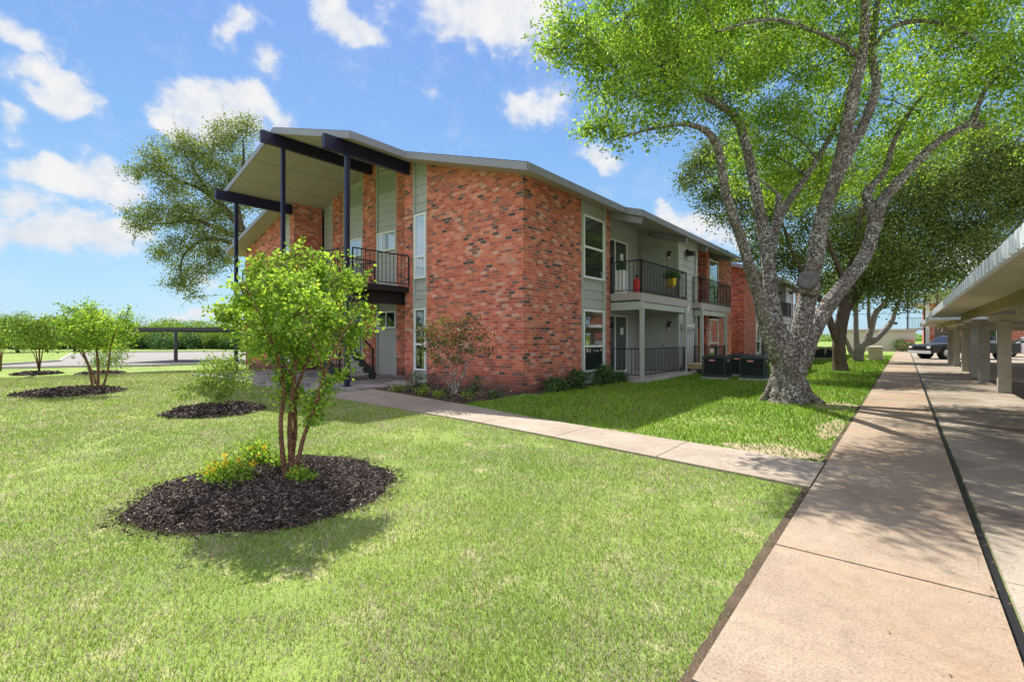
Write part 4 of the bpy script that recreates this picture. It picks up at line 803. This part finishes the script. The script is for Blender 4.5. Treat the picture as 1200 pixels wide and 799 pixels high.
# dark carport on the far left
A = P(150, 389, t*1.02); Bq = P(296, 388.5, t*.98); zc = A[2]
R0 = empty('carport', (A[0], A[1], g0[2]), 'dark flat carport roof on one visible post, left beyond the lawn', 'carport')
d = Vector((Bq[0]-A[0], Bq[1]-A[1], 0)).normalized(); nq = Vector((-d.y, d.x, 0))
if nq.x > 0: nq = -nq
def quadbox(m, o, u, lu, v, lv, z0, z1):
    q = [o, o+u*lu, o+u*lu+v*lv, o+v*lv]
    if (q[1]-q[0]).cross(q[3]-q[0]).z < 0: q = q[::-1]
    m.hexa([(p.x, p.y, z0) for p in q], [(p.x, p.y, z1) for p in q])
Lr = (Vector(Bq)-Vector(A)).length
m = MB(); quadbox(m, Vector((A[0], A[1], 0)), d, Lr, nq, 5.2, zc+.12, zc+.34); m.build('roof', M['darkroof'], R0)
m = MB(); quadbox(m, Vector((A[0], A[1], 0))+d*.2+nq*.15, d, Lr-.4, nq, .1, zc, zc+.118); quadbox(m, Vector((A[0], A[1], 0))+d*.2+nq*4.8, d, Lr-.4, nq, .1, zc, zc+.118); m.build('beam', M['darkroof'], R0)

for px_, ty in ((206, 1.0), (292, 1.0)):
    g = G(px_, 424.5); m = MB(); m.box(g[0]-.1, g[0]+.1, g[1]-.1, g[1]+.1, g[2]-.1, zc-.002); m.build('post', M['darkroof'], R0)
    m = MB(); o = Vector((g[0], g[1], 0))
    quadbox(m, o-d*.05+nq*(-.2 if ty else 0), d, .1, nq, 4.6, zc-.14, zc-.003) if False else m.box(g[0]-.14, g[0]+.14, g[1]-.14, g[1]+.14, g[2]-.05, g[2]+.04)
    m.build('post_base', M['kerb'], R0)
# ------------------------------------------------------------------ vehicles
def vehicle(name, label, cat, loc, rz, kind, paint, group=None):
    """x points to the front; the origin is on the ground under the front bumper."""
    r_ = empty(name, loc, label, cat, group, rz); W = .92
    if kind == 'pickup':
        side = [(-.02, .38), (-.02, .74), (-.10, .88), (-1.25, .97), (-1.3, .98), (-3.3, .98), (-3.32, .99), (-5.18, .99), (-5.2, .5), (-5.2, .38)]
        cab = [(-1.2, .97), (-1.75, 1.42), (-1.95, 1.47), (-3.0, 1.47), (-3.25, .98)]; wh = (-.95, -4.15); wr = .375
    else:
        side = [(-.02, .30), (-.0, .60), (-.12, .72), (-1.15, .90), (-3.6, .92), (-4.35, .88), (-4.45, .6), (-4.42, .32)]
        cab = [(-1.05, .88), (-1.75, 1.33), (-2.1, 1.40), (-2.9, 1.38), (-3.75, .90)]; wh = (-.85, -3.55); wr = .32
    m = MB(); n = len(side)
    sect = [(-W+.0, 0), (-W+.06, .0), (0, 0)]
    def loft(poly, prof, mm):      # prof: list of (y, inset); inset shrinks the outline towards its centroid
        cx = sum(p[0] for p in poly)/len(poly); cz = sum(p[1] for p in poly)/len(poly); V = []; F_ = []; k = len(poly)
        for y, s_ in prof: V += [(cx+(p[0]-cx)*s_, y, cz+(p[1]-cz)*s_) for p in poly]
        for i in range(len(prof)-1):
            for j in range(k): F_.append((i*k+j, i*k+(j+1) % k, (i+1)*k+(j+1) % k, (i+1)*k+j))
        F_ += [tuple(range(k-1, -1, -1)), tuple(range((len(prof)-1)*k, len(prof)*k))]; mm.add(V, F_)
    loft(side, [(-W, .965), (-W+.05, 1), (W-.05, 1), (W, .965)], m)
    m.build('body', M[paint], r_, local=True)
    m = MB(); k = len(cab); V = []
    for s_ in (-1, 1): V += [(p[0], s_*(W-.03 if p[1] < 1.0 else W-.2), p[1]) for p in cab]
    m.add(V, [tuple(range(k)), tuple(range(2*k-1, k-1, -1))]+[(i, i+k, (i+1) % k+k, (i+1) % k) for i in range(k)]); m.build('cab', M[paint], r_, local=True)
    cx = sum(p[0] for p in cab)/k
    for s_ in (-1, 1):              # side glass, a hair proud of the cab
        q = [(cab[0][0]-.28, .99), (cab[1][0]-.08, 1.38), (cab[3][0]+.05, 1.38), (cab[4][0]+.14, 1.0)]
        mid = (q[1][0]+q[2][0])/2
        for a, b_ in (((q[0], q[1], (mid+.04, 1.38), (mid+.04, .995)), 0), (((mid-.04, .995), (mid-.04, 1.38), q[2], q[3]), 0)):
            top_ = cab[1][1]; V = []
            for off in (.004, .018):
                for p in a:
                    f_ = (p[1]-.97)/(top_-.97); V.append((p[0], s_*(W-.03-.17*f_+off), p[1]))
            mm = MB(); mm.add(V, [(0, 1, 2, 3), (7, 6, 5, 4), (0, 4, 5, 1), (1, 5, 6, 2), (2, 6, 7, 3), (3, 7, 4, 0)]); mm.build('side_window', M['carglass'], r_, local=True)
    mm = MB(); a, b_ = cab[0], cab[1]; nx, nz = b_[1]-a[1], a[0]-b_[0]; l_ = math.hypot(nx, nz); nx /= l_; nz /= l_
    def along(t): return (a[0]+(b_[0]-a[0])*t, a[1]+(b_[1]-a[1])*t)
    V = []
    for off in (.004, .016):
        for t, w_ in ((.12, W-.14), (.92, W-.26)):
            p = along(t)
            for s_ in (-1, 1): V.append((p[0]+nx*off, s_*w_, p[1]+nz*off))
    mm.add(V, [(0, 1, 3, 2), (4, 6, 7, 5), (0, 4, 5, 1), (1, 5, 7, 3), (3, 7, 6, 2), (2, 6, 4, 0)]); mm.build('windscreen', M['carglass'], r_, local=True)
    for x in wh:
        for s_ in (-1, 1):
            mm = MB(); y0, y1 = s_*(W-.2), s_*(W+.015); mm.tube([(x, y0, wr), (x, y0+(y1-y0)*.1, wr), (x, y1-(y1-y0)*.1, wr), (x, y1, wr)], [wr*.93, wr, wr, wr*.93], 24); w_ = mm.build('wheel', M['tyre'], r_, local=True)
            mm = MB(); mm.tube([(x, y1-s_*.01, wr), (x, y1+s_*.012, wr)], [wr*.62, wr*.6], 12); mm.build('rim', M['metal'], w_, local=True)
            mm = MB(); mm.tube([(x, s_*(W-.25), wr+.01), (x, s_*(W+.006), wr+.01)], [wr*1.16, wr*1.16], 24); mm.build('wheel_arch', M['acdark'], r_, local=True)
    for s_ in (-1, 1):
        mm = MB(); mm.box(-.14, .005, min(s_*.60, s_*.86), max(s_*.60, s_*.86), .62 if kind != 'pickup' else .66, .74 if kind != 'pickup' else .80); mm.build('headlight', M['lampglass'], r_, local=True)
        mm = MB(); mm.box(side[-2][0]-.012, side[-2][0]+.1, min(s_*.72, s_*.88), max(s_*.72, s_*.88), .62, .84); mm.build('tail_light', M['red'], r_, local=True)
        mm = MB(); mm.box(cab[0][0]-.42, cab[0][0]-.30, min(s_*(W-.02), s_*(W+.14)), max(s_*(W-.02), s_*(W+.14)), 1.0, 1.12); mm.build('side_mirror', M['black'], r_, local=True)
    mm = MB(); mm.box(-.06, .06, -W+.04, W-.04, .34, .52); mm.build('bumper', M['metal' if kind == 'pickup' else paint], r_, local=True)
    mm = MB()
    for i in range(5): mm.box(-.05, .012, -.55, .55, .56+i*.05, .585+i*.05)
    mm.build('grille', M['acdark'], r_, local=True)
    return r_
vehicle('pickup_truck', 'black pickup truck parked at an angle behind the carport posts', 'pickup truck', (.72, 39.7, 0), R(180+35), 'pickup', 'carblack')
vehicle('parked_car', 'silver car partly behind the carport posts at the right edge', 'car', (6.9, 44.0, 0), R(200), 'car', 'carsilver', 'cars parked beyond the carports')
vehicle('parked_car', 'white car seen low between the posts behind the black pickup', 'car', (4.6, 47.5, 0), R(185), 'car', 'carwhite', 'cars parked beyond the carports')
# ------------------------------------------------------------------ far end of the walk
def box_thing(name, label, cat, x0, x1, y0, y1, z0, z1, mt, lid=None, group=None):
    r_ = empty(name, ((x0+x1)/2, (y0+y1)/2, z0), label, cat, group); m = MB(); m.box(x0, x1, y0, y1, z0, z1-.06); m.build('cabinet', M[mt], r_)
    m = MB(); m.hexa([(x0-.02, y0-.02, z1-.058), (x1+.02, y0-.02, z1-.058), (x1+.02, y1+.02, z1-.058), (x0-.02, y1+.02, z1-.058)], [(x0+.05, y0+.05, z1), (x1-.05, y0+.05, z1), (x1-.05, y1-.05, z1), (x0+.05, y1-.05, z1)]); m.build('lid', M[lid or mt], r_)
    m = MB(); m.box(x0-.1, x1+.1, y0-.1, y1+.1, z0-.05, z0+.05); m.build('base', M['kerb'], r_); return r_
a = G(1017.5, 422); c = G(1035, 421.5); box_thing('utility_cabinet', 'beige utility cabinet on the lawn at the far end of the sidewalk', 'utility cabinet', a[0], c[0], a[1], a[1]+.8, 0, .84, 'beige')
# low far building behind the pale tree
r_ = empty('low_building', (-6, 62, 0), 'low beige-roofed building seen behind the pale leaning stems', 'building')
m = MB(); m.box(-4.6, .8, 60, 68, -.5, 1.95); m.build('wall', M['beige'], r_); m = MB(); m.box(-4.75, .95, 59.85, 68.15, 1.95, 2.15); m.build('roof', M['shbeige'], r_)
m = MB(); m.box(-.6, .7, 59.3, 59.6, -.1, 1.1); m.build('brick_pier', M['brick_red'], r_)
bush('end_bush', 'dark round bush beside the brick pier at the end of the sidewalk', (-.1, 56, 0), [((-.1, 56, .55), (.8, .7, .55))], 'leaf_dark', .12, 30, 20, .12, group=None)
# far brick apartment block with external stair
bx0, by0 = 1.7, 66.0
r_ = empty('apartment_block', (10, by0, 0), 'far brick apartment block with beige roof, beyond the carports', 'building')
m = MB(); m.box(bx0, 24, by0, by0+12, -.4, 4.85); m.build('brick_wall', M['brick'], r_)
m = MB(); m.prism([(bx0-.6, 4.85), (24.6, 4.85), (23.4, 6.1), (bx0+.6, 6.1)], 'y', by0-.6, by0+12.6); m.build('roof', M['shbeige'], r_)
for i in range(6):
    x = bx0+1.2+i*3.4
    for z in (.6, 3.0):
        f = MB(); f.box(x, x+1.3, by0-.06, by0+.02, z, z+1.5); f.box(x+.62, x+.68, by0-.08, by0-.06, z, z+1.5); w_ = f.build('window', M['white'], r_); f = MB(); f.box(x+.08, x+.6, by0-.075, by0-.062, z+.08, z+1.42); f.box(x+.7, x+1.22, by0-.075, by0-.062, z+.08, z+1.42); f.build('pane', M['glass'], w_)
m = MB()
for z in (2.15, 4.75): m.box(.1, bx0-.01, by0-2, by0+3, z, z+.14)
m.box(.1, bx0+.2, by0-2.3, by0+3, 5.6, 5.8); m.build('gallery', M['greybeam'], r_)
for x in (.2, 1.5):
    m = MB(); m.box(x, x+.12, by0-2.2, by0-2.08, -.1, 5.6); m.build('post', M['black'], r_)
m = MB(); rl_ = []
for z in (2.3, 4.9):
    for i in range(12): m.box(.15+i*.12, .17+i*.12, by0-2.02, by0-2.0, z, z+1.0)
    m.bar((.1, by0-2.01, z+1), (1.65, by0-2.01, z+1), .05, .05)
m.build('railing', M['black'], r_)
m = MB(); m.box(bx0-.004, bx0+.3, by0-.1, by0-.01, -.2, 4.84); m.build('white_pilaster', M['white'], r_)
# wires
r_ = empty('power_line', (-14, 75, 0), 'thin overhead power wires crossing the sky behind the pale tree', 'power line')
for z in (6.9, 6.2, 5.5):
    pts = [(-60+i*6, 75+i*.1, z-1.2+1.2*((i-10)/10)**2) for i in range(21)]
    m = MB(); m.tube(pts, [.03]*21, 5); m.build('wire', M['black'], r_)
for x, y in ((-60, 75), (60, 77)):
    m = MB(); m.tube([(x, y, -.5), (x, y, 7.8)], [.17, .12], 10); m.build('pole', M['wood'], r_)
# ------------------------------------------------------------------ far trees
def crown_tree(name, label, x, y, r, h, leaf, group, ls=.3, dens=1.0, lpc=26):
    z = float(gz(x, y)); bl = []
    for i in range(6):
        a = random.uniform(0, 6.28); q = random.uniform(.2, .6)*r; rr_ = r*random.uniform(.4, .6)
        bl.append(((x+q*math.cos(a), y+q*math.sin(a), z+h*random.uniform(.35, .8)), (rr_, rr_, min(rr_, h*.35))))
    bl.append(((x, y, z+h*.62), (r*.7, r*.7, h*.38)))
    simple_tree(name, label, (x, y, z), h, bl, M['bark_oak'], M[leaf], ls, dens, .15, lpc, group, .45, 3, .03)
far = [(-25, 368, 15, 60, 'leaf_far', 'yellow-green'), (20, 366, 15, 58, 'leaf_far', 'bright green'), (55, 372, 14, 62, 'leaf_pale', 'pale green'), (88, 378, 13, 64, 'leaf_far', 'mid green')]
for i, (px, pt, wpx, t, lf_, cn) in enumerate(far):
    d_ = ray(px); x, y = d_[0]*t, d_[1]*t; h = CH+(395-pt)/F*t+.5
    crown_tree('roadside_tree', ['yellow-green tree beyond the road, cut by the left edge', 'rounded bright tree beyond the road, second from the left edge', 'pale tree beyond the road above the third young tree', 'mid-green tree beyond the road left of the dark carport'][i], x, y, wpx/F*t*1.7, h, lf_, 'trees beyond the road', .2, 1.5, 70)
wd = MB(); n = 0
def wood_row(pa, pb, t0, t1_, top, step, ls, k, name=None):
    global wd
    L_ = []
    px = pa
    while px < pb:
        t = random.uniform(t0, t1_); d_ = ray(px); h = (CH+.5+(395-top(px))/F*t)*random.choice([.7, .85, .95, 1.05, 1.3])*random.uniform(.9, 1.1); r = h*random.uniform(.5, .8)
        x, y = d_[0]*t, d_[1]*t; z = float(gz(x, y))
        u = rng.normal(size=(k, 3)); u /= np.linalg.norm(u, axis=1)[:, None]; u *= rng.uniform(.6, 1.05, (k, 1)); C = np.array([x, y, z+h*.5])+u*np.array([r, r, h*.5])
        leaves(wd, C, ls); px += step*random.uniform(.6, 1.4)
wood_row(-120, 330, 74, 86, lambda p: 384, 6, .26, 1700)
wood_row(-120, 330, 100, 130, lambda p: 380 if p > 150 else 375, 8, .45, 1000)
wd.build('woodland', M['leaf_far'], kind='stuff', label='long band of distant woodland beyond the road', cat='woodland')
wd = MB(); wood_row(-120, 330, 72, 80, lambda p: 395, 9, .3, 900)
wd.build('hedge_shade', M['leaf_dark'], kind='stuff', label='dark undergrowth at the foot of the distant woodland', cat='undergrowth')
wd = MB(); 
def ring_wood(a0, a1, rad, h, k, ls):
    for a in np.arange(a0, a1, .022):
        rr_ = rad*random.uniform(.9, 1.2); x, y = -math.sin(a)*rr_, math.cos(a)*rr_; hh = h*random.uniform(.7, 1.2)
        u = rng.normal(size=(k, 3)); u /= np.linalg.norm(u, axis=1)[:, None]; leaves(wd, np.array([x, y, hh*.35])+u*np.array([rad*.03, rad*.03, hh*.65]), ls)
ring_wood(-1.3, 1.0, 190, 2.2, 700, .6); ring_wood(1.66, 5.0, 70, 7, 500, .8)
wd.build('woodland', M['leaf_far'], kind='stuff', label='distant low tree line around the far ends of the lawn', cat='woodland')
# trees across the drive, mirrored in the side windows
for x, y in ((14, 14), (17, 24), (16, 3)):
    bl = [((x+random.uniform(-2, 2), y+random.uniform(-2, 2), random.uniform(5, 8)), 1.9) for _ in range(7)]
    simple_tree('drive_tree', 'tree across the drive mirrored in the side windows', (x, y, 0), 8, bl, M['bark_oak'], M['leaf_elm'], .3, .9, .25, 24, 'trees across the drive', .5, 3, .03)
# ------------------------------------------------------------------ grass blades
path_lo = lambda x: np.interp(-x, [.66, 3, 5.4, 8, 10.7, 14, 19.5], [5.06, 5.32, 5.58, 5.7, 5.82, 5.9, 5.95])
path_up = lambda x: np.interp(-x, [.66, 3.5, 4.9, 6.3, 8.9, 10.75], [6.12, 6.33, 6.45, 6.85, 7.12, 7.32])
def keep(x, y):
    wob = .035*np.sin(y*7.3)+.02*np.sin(y*19+1); wo2 = .03*np.sin(x*8.1)
    k = x < WX0-.035+rng.normal(size=x.shape)*.022-.012*np.sin(y*2.3)*np.sin(y*.7)
    k &= ~((y > path_lo(x)-.02+wo2) & (y < path_up(x)+.03+wo2) & (x > -19.9))
    k &= ~((x < -10.6) & (x > -19.9) & (y > path_lo(x)-.02) & (y < 9.3))
    k &= ~((x < -6.98+.1*np.sin(y*5)) & (x > -11) & (y > path_lo(x)) & (y < 9.3))
    k &= ~((x < -6.76+.06*np.sin(y*5)) & (x > -25) & (y > 9.1) & (y < 48))
    k &= ~((x < -5.98) & (x > -25) & (y > 13.4) & (y < 48))
    for cx, cy, r in rings: k &= (x-cx)**2+(y-cy)**2 > (r*.99)**2*(1+.05*np.sin(7*np.arctan2(y-cy, x-cx)))
    return k
def blades(n, rmin, rmax, p, cond, h, w, dry_cut):
    # radial density falls with distance from the viewpoint's end of the lawn
    u = rng.uniform(0, 1, n); e = 2-p; r = (rmin**e+u*(rmax**e-rmin**e))**(1/e)
    a = rng.uniform(R(-14), R(102), n); x, y = -np.sin(a)*r, np.cos(a)*r
    k = keep(x, y) & cond(x, y); x, y, r = x[k], y[k], r[k]
    pat = np.sin(x*5.1+np.sin(y*4.3)*1.7)*np.sin(y*6.3+np.sin(x*3.7)*1.9)*.5+np.sin(x*1.3+2*np.sin(y*.9))*np.sin(y*1.7)*.6+rng.normal(size=len(x))*.45
    for cx, cy, rx_, ry_ in ((-1.22, 6.5, .6, .4), (-1.05, 11.4, .45, .85), (-.85, 8.6, .25, .9)):
        pat = np.where(((x-cx)/rx_)**2+((y-cy)/ry_)**2 < 1, pat-.95, pat)
    k = pat > dry_cut; x, y, r, pat = x[k], y[k], r[k], pat[k]
    m = len(x); sc = np.maximum(1, r/3.2)**.8; hh = h*rng.uniform(.5, 1.25, m)*(1+.25*np.clip(pat, -1, 1))*sc**.35; ww = w*rng.uniform(.7, 1.3, m)*sc
    th = rng.uniform(0, 2*math.pi, m); le = rng.uniform(.1, 1.0, m)*hh; la = rng.uniform(0, 2*math.pi, m); z = gz(x, y)-.02
    c0 = np.stack([x, y, z], 1); s = np.stack([np.cos(th)*ww, np.sin(th)*ww, np.zeros(m)], 1); tip = c0+np.stack([np.cos(la)*le, np.sin(la)*le, hh], 1)
    V = np.stack([c0-s, c0+s, tip], 1).reshape(-1, 3); mb = MB(); mb.add(V, np.arange(3*m).reshape(m, 3)); return mb
frontc = lambda x, y: (y < path_lo(np.minimum(x, -.66))) | (x < -19.5)
sidec = lambda x, y: (y >= path_lo(np.minimum(x, -.66))) & (x >= -19.5)
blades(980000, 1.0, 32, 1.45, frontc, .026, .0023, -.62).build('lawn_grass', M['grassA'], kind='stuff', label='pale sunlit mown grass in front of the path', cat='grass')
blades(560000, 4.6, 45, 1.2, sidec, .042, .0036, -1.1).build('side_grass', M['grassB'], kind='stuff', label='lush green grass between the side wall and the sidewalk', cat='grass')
# fallen leaves and grass clippings on the paving and lawn
m = MB(); n = 900; C = np.stack([rng.uniform(-.66, 6, n)*rng.choice([1, .3], n), rng.uniform(2, 26, n), rng.uniform(.014, .02, n)], 1)
k = rng.uniform(0, 1, n) < .45; C[k, 0] = WX1+.02+rng.normal(size=k.sum())*.05; C[:, 2] = np.where(C[:, 0] > WX1, .006, .018)
d_ = rng.normal(size=(n, 3)); d_[:, 2] *= .15; d_ /= np.linalg.norm(d_, axis=1)[:, None]; w_ = np.cross(d_, [0, 0, 1.0]); w_ /= np.linalg.norm(w_, axis=1)[:, None]; L_ = rng.uniform(.004, .014, (n, 1))
V = np.stack([C-d_*L_, C+w_*L_*.45, C+d_*L_, C-w_*L_*.45], 1).reshape(-1, 3); V[:, 2] = np.maximum(V[:, 2], .004+np.repeat(np.where(C[:, 0] > WX1, 0, .014), 4)); m.add(V, np.arange(n*4).reshape(n, 4))
m.build('fallen_leaves', M['litter'], kind='stuff', label='dry brown leaf litter scattered on the sidewalk and drive', cat='leaf litter')
# ------------------------------------------------------------------ sky, sun, camera
EL, AZX, AZY = R(53), .65, -.377       # shadows fall towards (+.66,-.42)
sunv = Vector((-AZX, -AZY, 0)).normalized()*math.cos(EL)+Vector((0, 0, math.sin(EL)))
w = bpy.data.worlds.new('World'); SC.world = w; w.use_nodes = True; t = w.node_tree; t.nodes.clear()
sky = nd(t, 'TexSky', sky_type='NISHITA'); sky.sun_disc = False; sky.sun_elevation = EL; sky.sun_rotation = math.atan2(sunv.x, sunv.y); sky.air_density = 1.0; sky.dust_density = .6; sky.ozone_density = 1.5
gc = nd(t, 'NewGeometry').outputs['Incoming']; dirv = nd(t, 'VectorMath', {0: nd(t, 'TexCoord').outputs['Generated']}, operation='NORMALIZE').outputs[0]
dis = nd(t, 'VectorMath', {0: nd(t, 'TexNoise', {'Vector': dirv, 'Scale': 9.0, 'Detail': 6.0}).outputs['Color'], 1: (.5, .5, .5)}, operation='SUBTRACT').outputs[0]
dirw = nd(t, 'VectorMath', {0: nd(t, 'VectorMath', {0: dis, 'Scale': .16}, operation='SCALE').outputs[0], 1: dirv}, operation='ADD').outputs[0]
CL = [(250, 128, 62, .62, 1), (205, 150, 34, .7, .9), (300, 118, 36, .6, .8), (72, 112, 48, .55, .85), (95, 122, 36, .5, .8), (22, 62, 40, .7, .6), (20, 150, 30, .6, .45), (405, 20, 52, .55, .75), (440, 32, 30, .6, .6), (575, 12, 88, .45, 1), (620, 30, 50, .6, .9), (275, 36, 36, .5, .5), (88, 208, 62, .5, .9), (30, 200, 44, .6, .8), (130, 225, 40, .6, .85), (15, 240, 50, .6, .7), (100, 278, 84, .38, 1), (40, 285, 60, .5, .9), (620, 122, 42, .6, .6), (600, 108, 26, .6, .45), (505, 108, 30, .5, .35), (690, 187, 40, .4, .7), (780, 262, 30, .7, .95), (812, 270, 34, .6, .8), (845, 285, 34, .7, .7), (232, 366, 60, .25, .55), (1060, 320, 120, .3, .35), (250, 330, 40, .5, .5), (1150, 290, 90, .3, .4), (320, 80, 30, .6, .5)]
tot = None
for px, py, r, q, op in CL:
    v = Vector((*ray(px), (395-py)/F)); v.z = v.z; l_ = v.length; v.normalize(); rr_ = 1.18*r/F/l_
    df = nd(t, 'VectorMath', {0: dirw, 1: tuple(v)}, operation='SUBTRACT').outputs[0]
    df = nd(t, 'VectorMath', {0: df, 1: (1, 1, 1/q)}, operation='MULTIPLY').outputs[0]
    ln = nd(t, 'VectorMath', {0: df}, operation='LENGTH').outputs['Value']
    k = mth(t, 'MULTIPLY', mth(t, 'MAXIMUM', mth(t, 'SUBTRACT', 1.0, mth(t, 'DIVIDE', ln, rr_)), 0.0), op)
    tot = k if tot is None else nd(t, 'Math', {0: tot, 1: k, 2: .12}, operation='SMOOTH_MAX').outputs[0]
cn = noise(t, nd(t, 'Mapping', {'Vector': dirv, 'Scale': (1, 1, 1.6)}).outputs[0], 9.0, 12, .68); cn2 = noise(t, dirv, 22, 8, .6)
dens = mth(t, 'ADD', mth(t, 'MULTIPLY', tot, 1.15), mth(t, 'ADD', mth(t, 'MULTIPLY', mth(t, 'SUBTRACT', cn, .5), 1.5), mth(t, 'MULTIPLY', mth(t, 'SUBTRACT', cn2, .5), .85)))
cm = ramp(t, dens, [(.08, (0, 0, 0)), (.26, (.25, .25, .25)), (.46, (.8, .8, .8)), (.7, (1, 1, 1))]); cm = mth(t, 'MULTIPLY', cm, mth(t, 'MINIMUM', mth(t, 'MULTIPLY', tot, 3.5), 1.0))
sz = nd(t, 'SeparateXYZ', {0: dirv}).outputs[2]
K = 1/(.15*2)
grad = ramp(t, sz, [(.0, (.50*K, .80*K, .98*K)), (.12, (.40*K, .72*K, .98*K)), (.35, (.25*K, .52*K, .95*K)), (.62, (.15*K, .34*K, .88*K)), (.9, (.12*K, .26*K, .75*K))])
tint = mixc(t, .8, mixc(t, 1.0, sky.outputs[0], (.55, .6, .7), 'MULTIPLY'), grad)
# unseen bright cloud bank, added behind the camera to lift the shaded walls
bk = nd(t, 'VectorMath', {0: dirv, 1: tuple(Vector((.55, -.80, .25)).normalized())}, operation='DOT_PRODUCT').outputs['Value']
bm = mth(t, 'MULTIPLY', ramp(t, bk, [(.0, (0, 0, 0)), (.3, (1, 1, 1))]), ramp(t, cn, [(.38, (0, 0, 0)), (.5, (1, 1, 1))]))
colr = mixc(t, cm, tint, mixc(t, ramp(t, mth(t, 'ADD', mth(t, 'MULTIPLY', cn2, .6), mth(t, 'MULTIPLY', cn, .4)), [(.36, (0, 0, 0)), (.58, (1, 1, 1))]), (.80*K, .86*K, .95*K), (1.02*K, 1.02*K, 1.03*K)))
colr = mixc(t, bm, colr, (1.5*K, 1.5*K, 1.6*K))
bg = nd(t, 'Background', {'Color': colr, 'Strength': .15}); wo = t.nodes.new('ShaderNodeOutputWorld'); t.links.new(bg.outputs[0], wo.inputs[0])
ld = bpy.data.lights.new('sun', 'SUN'); ld.energy = 5.0; ld.angle = R(.45); ld.color = (1, .95, .86); lo_b = bpy.data.objects.new('sun', ld); COL.objects.link(lo_b); lo_b.rotation_euler = sunv.to_track_quat('Z', 'Y').to_euler(); lo_b.location = (0, 0, 30)
cam = bpy.data.cameras.new('camera'); cam.lens = 36*F/1200; cam.sensor_width = 36; cam.shift_y = -4.5/1200; cam.clip_end = 6000; cam.clip_start = .05
co = bpy.data.objects.new('camera', cam); COL.objects.link(co); co.location = (0, 0, CH); co.rotation_euler = (R(90), 0, TH); SC.camera = co
SC.view_settings.view_transform = 'Standard'; SC.view_settings.look = 'None'; SC.view_settings.gamma = 1; SC.view_settings.use_curve_mapping = False
SC.view_settings.exposure = .84
SC.render.engine = 'CYCLES'; SC.cycles.use_denoising = True; SC.cycles.max_bounces = 6; SC.cycles.diffuse_bounces = 4; SC.cycles.transparent_max_bounces = 8
